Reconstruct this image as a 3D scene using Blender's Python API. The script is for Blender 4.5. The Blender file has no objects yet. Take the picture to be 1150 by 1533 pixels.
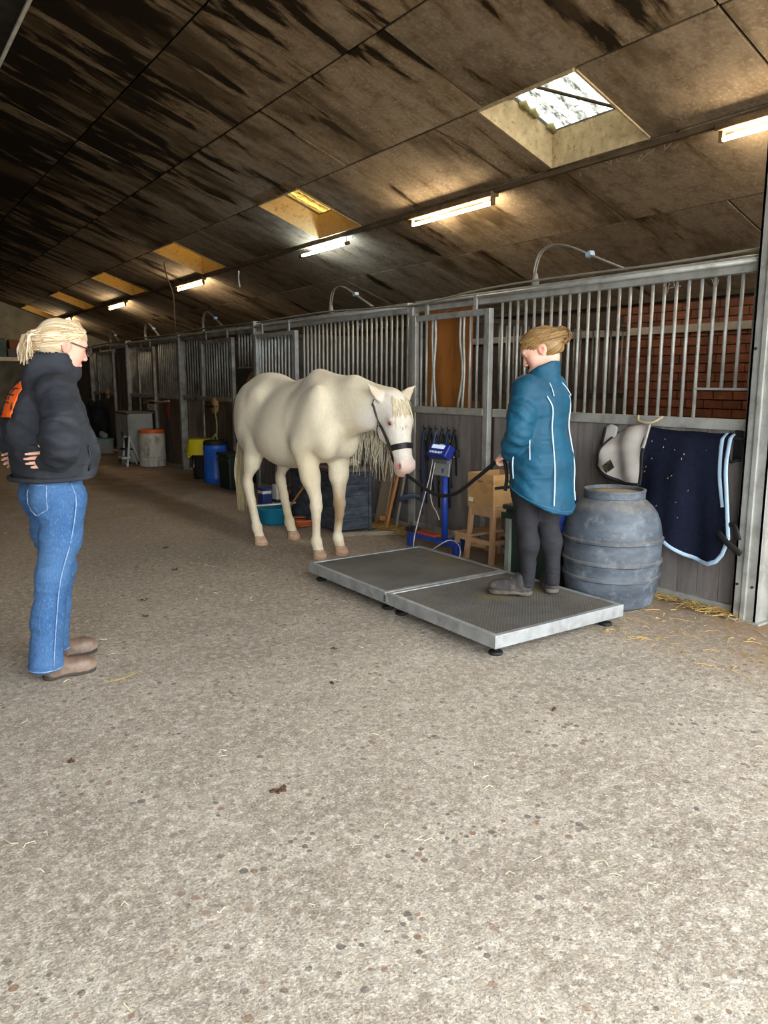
import bpy, bmesh, math, random
import numpy as np
from mathutils import Vector, Matrix, Euler
S = bpy.context.scene
COL = S.collection
# ------------------------------------------------------------------ camera
FPX, CX, CY, HC = 1150.0, 575.0, 766.5, 1.42
cam = bpy.data.cameras.new('camera'); camo = bpy.data.objects.new('camera', cam); COL.objects.link(camo)
cam.sensor_fit = 'HORIZONTAL'; cam.sensor_width = 36.0; cam.lens = 36.0 * FPX / 1150.0
cam.clip_start = 0.05; cam.clip_end = 200
camo.location = (0, 0, HC)
camo.rotation_euler = (math.radians(90 - 9.6965), 0, math.radians(-34.3721))
S.camera = camo
# ------------------------------------------------------------------ world and exposure
S.view_settings.view_transform = 'Standard'; S.view_settings.look = 'None'
S.view_settings.gamma = 1.0; S.view_settings.use_curve_mapping = False
S.view_settings.exposure = 1.32
world = bpy.data.worlds.new('overcast_sky'); S.world = world; world.use_nodes = True
_wn = world.node_tree; _bg = _wn.nodes['Background']
_bg.inputs[0].default_value = (0.93, 0.97, 1.0, 1); _bg.inputs[1].default_value = 3.6
S.cycles.use_denoising = True
S.cycles.max_bounces = 8; S.cycles.diffuse_bounces = 6; S.cycles.transparent_max_bounces = 12
S.cycles.sample_clamp_indirect = 6.0
# ------------------------------------------------------------------ helpers: materials
def lin(h):
    if isinstance(h, str):
        h = h.lstrip('#'); c = [int(h[i:i+2], 16) / 255 for i in (0, 2, 4)]
        return tuple(x / 12.92 if x <= .04045 else ((x + .055) / 1.055) ** 2.4 for x in c)
    return tuple(h)
def mul(c, k): return tuple(min(1, x * k) for x in c)
MATS = {}
def N(nt, t, **kw):
    n = nt.nodes.new(t)
    for k, v in kw.items():
        if k in n.inputs: n.inputs[k].default_value = v
        else: setattr(n, k, v)
    return n
def L(nt, a, b): nt.links.new(a, b)
def mixc(nt, fac, a, b, blend='MIX'):
    m = nt.nodes.new('ShaderNodeMix'); m.data_type = 'RGBA'; m.blend_type = blend
    for i, s in ((0, fac), (6, a), (7, b)):
        if hasattr(s, 'is_linked') or hasattr(s, 'links'): nt.links.new(s, m.inputs[i])
        elif i == 0: m.inputs[0].default_value = s
        else: m.inputs[i].default_value = (*s[:3], 1)
    return m.outputs[2]
def ramp(nt, sock, p0, p1, interp='LINEAR'):
    r = nt.nodes.new('ShaderNodeMapRange'); r.interpolation_type = 'SMOOTHSTEP' if interp == 'S' else 'LINEAR'
    nt.links.new(sock, r.inputs[0]); r.inputs[1].default_value = p0; r.inputs[2].default_value = p1
    r.clamp = True
    return r.outputs[0]
def coords(nt, stretch=(1, 1, 1), world_space=False, objrand=False):
    if world_space: src = nt.nodes.new('ShaderNodeNewGeometry').outputs['Position']
    else: src = nt.nodes.new('ShaderNodeTexCoord').outputs['Object']
    mp = nt.nodes.new('ShaderNodeMapping'); mp.inputs['Scale'].default_value = stretch
    nt.links.new(src, mp.inputs[0])
    out = mp.outputs[0]
    if objrand:
        oi = nt.nodes.new('ShaderNodeObjectInfo'); s = nt.nodes.new('ShaderNodeVectorMath'); s.operation = 'ADD'
        m = nt.nodes.new('ShaderNodeMath'); m.operation = 'MULTIPLY'; m.inputs[1].default_value = 57.0
        nt.links.new(oi.outputs['Random'], m.inputs[0]); nt.links.new(out, s.inputs[0]); nt.links.new(m.outputs[0], s.inputs[1])
        out = s.outputs[0]
    return out
def noise(nt, vec, scale, detail=4, rough=.55, dist=0.0):
    n = nt.nodes.new('ShaderNodeTexNoise'); n.inputs['Scale'].default_value = scale; n.inputs['Detail'].default_value = detail
    n.inputs['Roughness'].default_value = rough; n.inputs['Distortion'].default_value = dist
    nt.links.new(vec, n.inputs['Vector']); return n.outputs['Fac']
def base(name):
    m = bpy.data.materials.new(name); m.use_nodes = True; MATS[name] = m
    return m, m.node_tree, m.node_tree.nodes['Principled BSDF']
def mat(name, col, rough=.7, metal=0.0, var=.2, scale=6, bump=0.0, bscale=60, dirt=None, dscale=3.0, dlo=.5, dhi=.7,
        stretch=(1, 1, 1), ws=False, objvar=0.0, spec=.4, vcol=None, emit=0.0):
    if name in MATS: return MATS[name]
    m, nt, b = base(name); col = lin(col)
    vec = coords(nt, stretch, ws, objvar > 0)
    n1 = noise(nt, vec, scale, 5)
    c = mixc(nt, ramp(nt, n1, .3, .7), mul(col, 1 - var), mul(col, 1 + var))
    if vcol:
        a = nt.nodes.new('ShaderNodeVertexColor'); a.layer_name = vcol
        c = mixc(nt, 1.0, c, a.outputs[0], 'MULTIPLY')
    if objvar:
        oi = nt.nodes.new('ShaderNodeObjectInfo'); r = ramp(nt, oi.outputs['Random'], 0, 1)
        c = mixc(nt, r, c, mixc(nt, 1.0, c, (1 - objvar,) * 3, 'MULTIPLY'))
    if dirt is not None:
        n2 = noise(nt, vec, dscale, 6, .62)
        c = mixc(nt, ramp(nt, n2, dlo, dhi), c, lin(dirt))
    L(nt, c, b.inputs['Base Color'])
    b.inputs['Roughness'].default_value = rough; b.inputs['Metallic'].default_value = metal
    b.inputs['Specular IOR Level'].default_value = spec
    if emit:
        b.inputs['Emission Color'].default_value = (*col, 1); b.inputs['Emission Strength'].default_value = emit
    if bump:
        n3 = noise(nt, vec, bscale, 4)
        bp = nt.nodes.new('ShaderNodeBump'); bp.inputs['Strength'].default_value = bump; bp.inputs['Distance'].default_value = .02
        L(nt, n3, bp.inputs['Height']); L(nt, bp.outputs[0], b.inputs['Normal'])
    return m
# ------------------------------------------------------------------ helpers: objects
def link(o, parent=None):
    COL.objects.link(o)
    if parent is not None: o.parent = parent
    return o
def tag(o, label=None, cat=None, group=None, kind=None):
    if label: o['label'] = label
    if cat: o['category'] = cat
    if group: o['group'] = group
    if kind: o['kind'] = kind
    return o
def thing(name, label, cat, loc=(0, 0, 0), rz=0.0, group=None, kind=None):
    o = bpy.data.objects.new(name, None); o.empty_display_size = .1; COL.objects.link(o)
    o.location = loc; o.rotation_euler = (0, 0, rz)
    return tag(o, label, cat, group, kind)
def R(d): return math.radians(d)
class MB:
    """collects faces of one part"""
    def __init__(s): s.v = []; s.f = []
    def add(s, vs, fs):
        o = len(s.v); s.v += [tuple(p) for p in vs]; s.f += [tuple(i + o for i in f) for f in fs]; return s
    def box(s, c, d, rot=None, taper=None):
        x, y, z = d[0] / 2, d[1] / 2, d[2] / 2
        vs = [Vector((sx * x, sy * y, sz * z)) for sz in (-1, 1) for sy in (-1, 1) for sx in (-1, 1)]
        if taper:
            for p in vs[4:]: p.x *= taper; p.y *= taper
        M = Euler(rot).to_matrix() if rot else Matrix.Identity(3)
        vs = [M @ p + Vector(c) for p in vs]
        return s.add(vs, [(0, 2, 3, 1), (4, 5, 7, 6), (0, 1, 5, 4), (2, 6, 7, 3), (0, 4, 6, 2), (1, 3, 7, 5)])
    def b2(s, x0, x1, y0, y1, z0, z1):
        return s.box(((x0 + x1) / 2, (y0 + y1) / 2, (z0 + z1) / 2), (x1 - x0, y1 - y0, z1 - z0))
    def bar(s, a, b, w, h, up=(0, 0, 1)):
        a, b = Vector(a), Vector(b); d = (b - a).normalized(); u = Vector(up)
        sd = d.cross(u)
        if sd.length < 1e-4: sd = d.cross(Vector((1, 0, 0)))
        sd.normalize(); u = sd.cross(d)
        vs = [q + sd * (sx * w / 2) + u * (sy * h / 2) for q in (a, b) for sx, sy in ((-1, -1), (1, -1), (1, 1), (-1, 1))]
        return s.add(vs, [(0, 3, 2, 1), (4, 5, 6, 7), (0, 1, 5, 4), (1, 2, 6, 5), (2, 3, 7, 6), (3, 0, 4, 7)])
    def tube(s, pts, r, n=8, cap=True, flat=1.0, up=None):
        pts = [Vector(p) for p in pts]; m = len(pts); rs = r if isinstance(r, (list, tuple)) else [r] * m
        rings = []; prev = None
        for i, p in enumerate(pts):
            d = (pts[min(i + 1, m - 1)] - pts[max(i - 1, 0)])
            if d.length < 1e-9: d = Vector((0, 0, 1))
            d.normalize()
            if up is not None: a = Vector(up) - d * d.dot(Vector(up))
            elif prev is None: a = d.orthogonal()
            else: a = prev - d * d.dot(prev)
            if a.length < 1e-6: a = d.orthogonal()
            a.normalize(); prev = a; b = d.cross(a)
            rings.append([p + (a * math.cos(t) * flat + b * math.sin(t)) * rs[i] for t in [2 * math.pi * k / n for k in range(n)]])
        vs = [q for rg in rings for q in rg]; fs = []
        for i in range(m - 1):
            for k in range(n):
                fs.append((i * n + k, i * n + (k + 1) % n, (i + 1) * n + (k + 1) % n, (i + 1) * n + k))
        if cap: fs += [tuple(range(n - 1, -1, -1)), tuple(range((m - 1) * n, m * n))]
        return s.add(vs, fs)
    def cyl(s, a, b, r, n=16, r2=None): return s.tube([a, b], [r, r if r2 is None else r2], n)
    def lathe(s, prof, n=32, c=(0, 0, 0)):
        vs = []; fs = []
        for r, z in prof:
            for k in range(n):
                t = 2 * math.pi * k / n; vs.append((c[0] + r * math.cos(t), c[1] + r * math.sin(t), c[2] + z))
        m = len(prof)
        for i in range(m - 1):
            for k in range(n): fs.append((i * n + k, i * n + (k + 1) % n, (i + 1) * n + (k + 1) % n, (i + 1) * n + k))
        if prof[0][0] > 1e-6: fs.append(tuple(range(n - 1, -1, -1)))
        if prof[-1][0] > 1e-6: fs.append(tuple(range((m - 1) * n, m * n)))
        return s.add(vs, fs)
    def prism(s, poly, y0, y1, axes='xz'):
        """polygon in two axes, extruded along the third"""
        def P(a, b, e):
            return {'xz': (a, e, b), 'yz': (e, a, b), 'xy': (a, b, e)}[axes]
        n = len(poly); vs = [P(a, b, y0) for a, b in poly] + [P(a, b, y1) for a, b in poly]
        fs = [tuple(range(n)), tuple(range(2 * n - 1, n - 1, -1))] + [(i, i + n, (i + 1) % n + n, (i + 1) % n) for i in range(n)]
        return s.add(vs, fs)
    def grid(s, fn, nu, nv):
        vs = [fn(i / nu, j / nv) for j in range(nv + 1) for i in range(nu + 1)]
        fs = [(j * (nu + 1) + i, j * (nu + 1) + i + 1, (j + 1) * (nu + 1) + i + 1, (j + 1) * (nu + 1) + i) for j in range(nv) for i in range(nu)]
        return s.add(vs, fs)
    def mesh(s, name, m, smooth=False, fix=True):
        me = bpy.data.meshes.new(name); me.from_pydata(s.v, [], s.f); me.update()
        if fix:
            bm = bmesh.new(); bm.from_mesh(me); bmesh.ops.recalc_face_normals(bm, faces=bm.faces); bm.to_mesh(me); bm.free()
        if m is not None: me.materials.append(m)
        if smooth: me.polygons.foreach_set('use_smooth', [True] * len(me.polygons))
        return me
    def build(s, name, m, parent=None, smooth=False, bevel=0.0, loc=None, rot=None, angle=None):
        o = bpy.data.objects.new(name, s.mesh(name, m, smooth)); link(o, parent)
        if loc: o.location = loc
        if rot: o.rotation_euler = rot
        if bevel:
            bv = o.modifiers.new('bevel', 'BEVEL'); bv.width = bevel; bv.segments = 2; bv.limit_method = 'ANGLE'; bv.angle_limit = R(40)
        if smooth and angle:
            o.data.set_sharp_from_angle(angle=R(angle))
        return o
def inst(name, me, parent=None, loc=(0, 0, 0), rot=(0, 0, 0), scale=(1, 1, 1)):
    o = bpy.data.objects.new(name, me); link(o, parent); o.location = loc; o.rotation_euler = rot; o.scale = scale; return o
def smooth_path(pts, k=8):
    """Catmull-Rom through points"""
    P = [Vector(p) for p in pts]; P = [P[0] * 2 - P[1]] + P + [P[-1] * 2 - P[-2]]; out = []
    for i in range(1, len(P) - 2):
        for j in range(k):
            t = j / k; a, b, c, d = P[i - 1:i + 3]
            out.append(.5 * ((2 * b) + (c - a) * t + (2 * a - 5 * b + 4 * c - d) * t * t + (3 * b - a - 3 * c + d) * t ** 3))
    out.append(P[-2]); return out
# ------------------------------------------------------------------ helpers: implicit bodies
class Body:
    """signed distance field on a grid; smooth unions give one continuous skin"""
    def __init__(s, lo, hi, h):
        s.lo = np.array(lo, np.float32); s.h = h
        s.n = (np.ceil((np.array(hi) - s.lo) / h).astype(int) + 1)
        s.D = np.full(tuple(s.n), 1.0, np.float32)
    def _sub(s, lo, hi):
        a = np.clip(np.floor((np.array(lo) - s.lo) / s.h).astype(int), 0, s.n - 1)
        b = np.clip(np.ceil((np.array(hi) - s.lo) / s.h).astype(int) + 1, 1, s.n)
        if np.any(b <= a): return None, None
        ax = [s.lo[i] + s.h * np.arange(a[i], b[i], dtype=np.float32) for i in range(3)]
        X, Y, Z = np.meshgrid(*ax, indexing='ij')
        return (slice(a[0], b[0]), slice(a[1], b[1]), slice(a[2], b[2])), np.stack([X, Y, Z], -1)
    def _put(s, sl, d, k, op):
        A = s.D[sl]
        if op == 'add':
            if k > 0:
                hh = np.maximum(k - np.abs(A - d), 0) / k; s.D[sl] = np.minimum(A, d) - hh * hh * k * .25
            else: s.D[sl] = np.minimum(A, d)
        else:
            d = -d
            if k > 0:
                hh = np.maximum(k - np.abs(A - d), 0) / k; s.D[sl] = np.maximum(A, d) + hh * hh * k * .25
            else: s.D[sl] = np.maximum(A, d)
    def ell(s, c, r, rot=None, k=.03, op='add'):
        """ellipsoid with centre, radii and euler rotation in degrees"""
        c = np.array(c, np.float32); r = np.array(r, np.float32); m = float(r.max()) + k + .02
        sl, P = s._sub(c - m, c + m)
        if sl is None: return s
        q = P - c
        if rot is not None:
            M = np.array(Euler([R(a) for a in rot]).to_matrix(), np.float32); q = q @ M
        l0 = np.sqrt(((q / r) ** 2).sum(-1)); l1 = np.sqrt(((q / (r * r)) ** 2).sum(-1)) + 1e-6
        s._put(sl, l0 * (l0 - 1) / l1, k, op); return s
    def cone(s, a, b, r0, r1, k=.03, side=None, fl0=1.0, fl1=None, op='add'):
        """tapered capsule a-b; with side given, radii along side are multiplied by fl0..fl1"""
        a = np.array(a, np.float32); b = np.array(b, np.float32); fl1 = fl0 if fl1 is None else fl1
        m = max(r0 * max(1, fl0), r1 * max(1, fl1)) + k + .02
        sl, P = s._sub(np.minimum(a, b) - m, np.maximum(a, b) + m)
        if sl is None: return s
        ab = b - a; ll = float((ab * ab).sum()) + 1e-9
        q = P - a; t = np.clip((q @ ab) / ll, 0, 1)
        o = q - t[..., None] * ab; r = r0 + (r1 - r0) * t
        if side is None: d = np.sqrt((o * o).sum(-1)) - r
        else:
            sd = np.array(side, np.float32); u = ab / math.sqrt(ll); sd = sd - u * (sd @ u); sd /= np.sqrt((sd * sd).sum())
            fl = fl0 + (fl1 - fl0) * t; os_ = o @ sd; rest = o - os_[..., None] * sd
            l = np.sqrt((rest * rest).sum(-1) + (os_ / fl) ** 2); d = (l - r) * np.minimum(1, fl)
        s._put(sl, d, k, op); return s
    def chain(s, pts, rad, k=.02, side=None, fl=None):
        for i in range(len(pts) - 1):
            f0 = 1.0 if fl is None else fl[i]; f1 = 1.0 if fl is None else fl[i + 1]
            s.cone(pts[i], pts[i + 1], rad[i], rad[i + 1], k, side if fl is not None else None, f0, f1)
        return s
    def cut(s, p, n, k=0.0):
        """keep the half space below the plane (remove what lies along n)"""
        ax = [s.lo[i] + s.h * np.arange(s.n[i], dtype=np.float32) for i in range(3)]
        n = np.array(n, np.float32); n /= np.sqrt((n * n).sum())
        d = (ax[0][:, None, None] - p[0]) * n[0] + (ax[1][None, :, None] - p[1]) * n[1] + (ax[2][None, None, :] - p[2]) * n[2]
        if k > 0:
            hh = np.maximum(k - np.abs(s.D - d), 0) / k; s.D = np.maximum(s.D, d) + hh * hh * k * .25
        else: s.D = np.maximum(s.D, d)
        return s
    def polys(s, smooth=2):
        D = s.D.copy(); D[0] = D[-1] = 1; D[:, 0] = D[:, -1] = 1; D[:, :, 0] = D[:, :, -1] = 1
        sg = D < 0; cn = [sg[i:sg.shape[0] - 1 + i, j:sg.shape[1] - 1 + j, k:sg.shape[2] - 1 + k] for i in (0, 1) for j in (0, 1) for k in (0, 1)]
        any_ = cn[0].copy(); all_ = cn[0].copy()
        for c in cn[1:]: any_ |= c; all_ &= c
        act = np.argwhere(any_ & ~all_); idx = np.full(any_.shape, -1, np.int64); idx[tuple(act.T)] = np.arange(len(act))
        off = np.array([(i, j, k) for i in (0, 1) for j in (0, 1) for k in (0, 1)])
        V = np.stack([D[tuple((act + o).T)] for o in off], 1)
        acc = np.zeros((len(act), 3)); cnt = np.zeros(len(act))
        for a in range(8):
            for b in range(a + 1, 8):
                df = off[b] - off[a]
                if abs(df).sum() != 1: continue
                va, vb = V[:, a], V[:, b]; m = (va < 0) != (vb < 0)
                t = va / np.where(m, va - vb, 1); acc += np.where(m[:, None], off[a] + t[:, None] * df, 0); cnt += m
        pos = s.lo + s.h * (act + acc / np.maximum(cnt, 1)[:, None])
        F = []
        for ax in range(3):
            o1, o2 = [i for i in range(3) if i != ax]
            A = np.take(sg, range(0, sg.shape[ax] - 1), ax); B = np.take(sg, range(1, sg.shape[ax]), ax)
            e = np.argwhere(A != B); ins = A[tuple(e.T)]
            ok = (e[:, o1] > 0) & (e[:, o2] > 0); e = e[ok]; ins = ins[ok]
            def cell(d1, d2):
                q = e.copy(); q[:, o1] += d1; q[:, o2] += d2; return idx[tuple(q.T)]
            q = np.stack([cell(-1, -1), cell(0, -1), cell(0, 0), cell(-1, 0)], 1)
            flip = ins if ax != 1 else ~ins
            q[~flip] = q[~flip][:, ::-1]; F.append(q)
        F = np.concatenate(F); F = F[(F >= 0).all(1)]
        if smooth:
            e = np.concatenate([F[:, [0, 1]], F[:, [1, 2]], F[:, [2, 3]], F[:, [3, 0]]]); e = np.concatenate([e, e[:, ::-1]])
            dg = np.bincount(e[:, 0], minlength=len(pos)).astype(float)
            for _ in range(smooth):
                a = np.stack([np.bincount(e[:, 0], pos[e[:, 1], i], minlength=len(pos)) for i in range(3)], 1) / np.maximum(dg, 1)[:, None]
                pos = pos * .4 + a * .6
        return pos, F
def vnormals(V, F):
    n = np.cross(V[F[:, 2]] - V[F[:, 0]], V[F[:, 3]] - V[F[:, 1]]); out = np.zeros_like(V)
    for c in range(4):
        for i in range(3): out[:, i] += np.bincount(F[:, c], n[:, i], minlength=len(V))
    return out / (np.linalg.norm(out, axis=1, keepdims=True) + 1e-12)
def np_mesh(name, V, F, m, col=None):
    me = bpy.data.meshes.new(name); me.vertices.add(len(V)); me.vertices.foreach_set('co', V.astype(np.float32).ravel())
    k = F.shape[1]; me.loops.add(F.size); me.loops.foreach_set('vertex_index', F.astype(np.int32).ravel())
    me.polygons.add(len(F)); me.polygons.foreach_set('loop_start', np.arange(0, F.size, k, dtype=np.int32))
    me.polygons.foreach_set('loop_total', np.full(len(F), k, np.int32))
    me.polygons.foreach_set('use_smooth', [True] * len(F)); me.update(calc_edges=True); me.validate()
    if col is not None:
        a = me.color_attributes.new('Col', 'FLOAT_COLOR', 'POINT')
        a.data.foreach_set('color', np.concatenate([col, np.ones((len(V), 1))], 1).astype(np.float32).ravel())
    me.materials.append(m); return me
def vnoise(P, seed=0):
    """smooth value noise in -1..1 at points P (n,3)"""
    i = np.floor(P).astype(np.int64); f = P - i; f = f * f * (3 - 2 * f); out = np.zeros(len(P))
    for a in (0, 1):
        for b in (0, 1):
            for c in (0, 1):
                h = ((i[:, 0] + a) * 374761393 + (i[:, 1] + b) * 668265263 + (i[:, 2] + c) * 2147483647 + seed * 974711) & 0xffffffff
                h = ((h ^ (h >> 13)) * 1274126177) & 0xffffffff; h = (h ^ (h >> 16)) & 0xffff
                w = (f[:, 0] if a else 1 - f[:, 0]) * (f[:, 1] if b else 1 - f[:, 1]) * (f[:, 2] if c else 1 - f[:, 2])
                out += w * (h / 32767.5 - 1)
    return out
# ------------------------------------------------------------------ materials of the barn
def floor_material():
    m, nt, b = base('washed_concrete'); v = coords(nt, (1, 1, 1), True)
    big = noise(nt, v, .55, 5, .6); mid = noise(nt, v, 3.2, 6, .65); fine = noise(nt, v, 26, 6, .7); grit = noise(nt, v, 120, 4, .7)
    c = mixc(nt, ramp(nt, big, .35, .68), lin('a79c8d'), lin('8c8173'))
    c = mixc(nt, ramp(nt, mid, .42, .72), c, lin('bbb2a4'))
    c = mixc(nt, ramp(nt, fine, .48, .70), c, lin('d3ccc0'))
    c = mixc(nt, ramp(nt, grit, .55, .72), c, lin('e6dfd2'))
    c = mixc(nt, ramp(nt, grit, .46, .30), c, lin('746757'))
    for sc_, lo_, hi_, am_ in ((170, .6, 1.5, .55), (60, .72, 1.25, .5)):      # chips of stone in the washed surface
        vc = nt.nodes.new('ShaderNodeTexVoronoi'); vc.inputs['Scale'].default_value = sc_; vc.inputs['Randomness'].default_value = 1.0; L(nt, v, vc.inputs['Vector'])
        sc2 = nt.nodes.new('ShaderNodeSeparateColor'); L(nt, vc.outputs['Color'], sc2.inputs[0])
        k_ = mixc(nt, sc2.outputs[0], (lo_,) * 3, (hi_, hi_ * .99, hi_ * .97)); c = mixc(nt, am_, c, mixc(nt, 1.0, c, k_, 'MULTIPLY'))
    # pebbles of the exposed aggregate
    vo = nt.nodes.new('ShaderNodeTexVoronoi'); vo.inputs['Scale'].default_value = 38; vo.inputs['Randomness'].default_value = 1.0; L(nt, v, vo.inputs['Vector'])
    sep = nt.nodes.new('ShaderNodeSeparateColor'); L(nt, vo.outputs['Color'], sep.inputs[0])
    size = nt.nodes.new('ShaderNodeMath'); size.operation = 'MULTIPLY'; L(nt, ramp(nt, sep.outputs[0], .35, 1.0), size.inputs[0]); size.inputs[1].default_value = .55
    mask = nt.nodes.new('ShaderNodeMath'); mask.operation = 'LESS_THAN'; L(nt, vo.outputs['Distance'], mask.inputs[0]); L(nt, size.outputs[0], mask.inputs[1])
    pc = mixc(nt, ramp(nt, sep.outputs[1], .2, .9), lin('5d5750'), lin('b3a48d')); pc = mixc(nt, ramp(nt, sep.outputs[2], .85, .95), pc, lin('86664e'))
    mf = nt.nodes.new('ShaderNodeMath'); mf.operation = 'MULTIPLY'; L(nt, mask.outputs[0], mf.inputs[0]); L(nt, ramp(nt, mid, .38, .6), mf.inputs[1])
    mf2 = nt.nodes.new('ShaderNodeMath'); mf2.operation = 'MULTIPLY'; L(nt, mf.outputs[0], mf2.inputs[0]); mf2.inputs[1].default_value = .85
    c = mixc(nt, mf2.outputs[0], c, pc)
    # brown trodden dirt along the stalls; deeper in, warm lamp light painted in too
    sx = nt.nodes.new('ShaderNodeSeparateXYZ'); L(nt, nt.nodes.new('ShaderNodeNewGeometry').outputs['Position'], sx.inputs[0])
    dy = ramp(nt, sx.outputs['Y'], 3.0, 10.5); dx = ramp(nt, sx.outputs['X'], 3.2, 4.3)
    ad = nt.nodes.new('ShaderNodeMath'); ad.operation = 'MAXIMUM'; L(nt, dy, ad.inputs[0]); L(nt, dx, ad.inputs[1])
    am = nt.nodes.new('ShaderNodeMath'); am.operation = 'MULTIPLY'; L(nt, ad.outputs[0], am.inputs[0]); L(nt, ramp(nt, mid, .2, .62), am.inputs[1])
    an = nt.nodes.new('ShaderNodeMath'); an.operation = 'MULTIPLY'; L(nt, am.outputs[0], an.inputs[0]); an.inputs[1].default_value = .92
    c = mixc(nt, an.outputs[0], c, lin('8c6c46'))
    L(nt, c, b.inputs['Base Color']); b.inputs['Roughness'].default_value = .8; b.inputs['Specular IOR Level'].default_value = .3
    bp = nt.nodes.new('ShaderNodeBump'); bp.inputs['Strength'].default_value = .55; bp.inputs['Distance'].default_value = .01
    hh = nt.nodes.new('ShaderNodeMath'); hh.operation = 'ADD'; L(nt, fine, hh.inputs[0]); L(nt, grit, hh.inputs[1]); L(nt, hh.outputs[0], bp.inputs['Height']); L(nt, bp.outputs[0], b.inputs['Normal'])
    return m
def ceiling_material():
    m, nt, b = base('mildewed_fibre_board'); v = coords(nt, (1, 1, 1), False, True); vs = coords(nt, (.45, 1.9, 1), False, True); vb = coords(nt, (.35, .8, 1), False, True)
    n0 = noise(nt, v, 1.2, 4); n1 = noise(nt, vs, 1.9, 7, .6, .3); nb = noise(nt, vb, 1.6, 5, .6); n2 = noise(nt, v, 7, 7, .7); n3 = noise(nt, v, 40, 4)
    c = mixc(nt, ramp(nt, n0, .35, .65), lin('8b7961'), lin('9e8b71'))
    c = mixc(nt, ramp(nt, n2, .45, .75), c, lin('6d5a43')); c = mixc(nt, ramp(nt, n3, .5, .8), c, lin('b29f84'))
    c = mixc(nt, ramp(nt, n1, .62, .78), c, lin('5a4a36'))
    oi = nt.nodes.new('ShaderNodeObjectInfo'); c = mixc(nt, ramp(nt, oi.outputs['Random'], 0, 1), c, mixc(nt, 1.0, c, (.72, .72, .74), 'MULTIPLY'))
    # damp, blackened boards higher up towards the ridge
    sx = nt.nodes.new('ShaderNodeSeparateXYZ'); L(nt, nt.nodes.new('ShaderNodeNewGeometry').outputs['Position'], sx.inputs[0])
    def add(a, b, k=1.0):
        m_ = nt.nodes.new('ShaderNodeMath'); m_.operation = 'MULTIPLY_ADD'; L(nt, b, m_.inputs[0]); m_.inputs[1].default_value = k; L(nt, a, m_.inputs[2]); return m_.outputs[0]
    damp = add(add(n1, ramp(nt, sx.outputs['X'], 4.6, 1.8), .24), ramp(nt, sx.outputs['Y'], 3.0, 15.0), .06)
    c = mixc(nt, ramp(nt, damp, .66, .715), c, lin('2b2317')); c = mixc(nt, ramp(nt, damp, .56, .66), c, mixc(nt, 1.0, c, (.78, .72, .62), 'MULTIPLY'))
    c = mixc(nt, ramp(nt, nb, .52, .66), c, lin('54452f'))
    L(nt, c, b.inputs['Base Color']); b.inputs['Roughness'].default_value = .95; b.inputs['Specular IOR Level'].default_value = .1
    bp = nt.nodes.new('ShaderNodeBump'); bp.inputs['Strength'].default_value = .3; bp.inputs['Distance'].default_value = .01; L(nt, n2, bp.inputs['Height']); L(nt, bp.outputs[0], b.inputs['Normal'])
    return m
galv = mat('galvanised_steel', 'a9aaa4', .5, metal=.35, var=.18, scale=9, dirt='6f675a', dscale=7, dlo=.52, dhi=.85, bump=.15, bscale=40, ws=True)
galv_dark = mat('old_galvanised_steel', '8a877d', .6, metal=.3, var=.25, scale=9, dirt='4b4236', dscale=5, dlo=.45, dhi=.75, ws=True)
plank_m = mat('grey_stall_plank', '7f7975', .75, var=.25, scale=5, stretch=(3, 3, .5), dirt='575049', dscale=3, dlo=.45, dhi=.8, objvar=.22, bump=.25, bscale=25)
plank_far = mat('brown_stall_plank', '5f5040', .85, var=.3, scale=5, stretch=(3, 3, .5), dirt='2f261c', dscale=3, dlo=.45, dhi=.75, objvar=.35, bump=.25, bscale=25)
wood_old = mat('old_timber', '6b5a44', .85, var=.35, scale=6, stretch=(2, .4, 2), dirt='3a2f22', dscale=3, dlo=.45, dhi=.7, bump=.3, bscale=30)
dark_wood = mat('dark_timber', '3a3024', .9, var=.4, scale=6, bump=.3, bscale=30)
brick_m = mat('brown_brick', '77442a', .85, var=.25, scale=9, dirt='4d2f20', dscale=5, dlo=.5, dhi=.8, objvar=.45, bump=.4, bscale=60)
mortar_m = mat('dark_mortar', '3d3026', .95, var=.3, scale=12)
X_F, X_B = 4.38, 7.45
SL = .36; ZC = lambda x: 3.16 - SL * (x - 5.0)
YN, YF = -1.6, 24.6          # open front end, far end wall
# ------------------------------------------------------------------ floor and shell
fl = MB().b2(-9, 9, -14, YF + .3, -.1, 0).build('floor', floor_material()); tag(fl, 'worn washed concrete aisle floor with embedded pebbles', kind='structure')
ceil_m = ceiling_material()
ceiling = thing('ceiling', 'sloping ceiling of mildewed brown boards', None, kind='structure')
rows = [1.48, 2.38, 3.24, 4.16, 5.0, 5.9, 6.75, 7.6]; PIT = 1.95
SKY = [-.05 + 3.9 * i for i in range(7)]   # skylights start here, .95 long
ang = -math.atan(SL)
def panel(x0, x1, y0, y1):
    g = .009; ln = (x1 - x0) / math.cos(ang) - g * 2; xc = (x0 + x1) / 2
    o = MB().box((0, 0, 0), (ln, y1 - y0 - 2.6 * g, .018)).build('ceiling_panel', ceil_m, ceiling)
    o.location = (xc, (y0 + y1) / 2, ZC(xc) + .009 + random.Random(int(x0 * 97 + y0 * 31)).uniform(-.002, .002)); o.rotation_euler = (0, -ang, 0)
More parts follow.
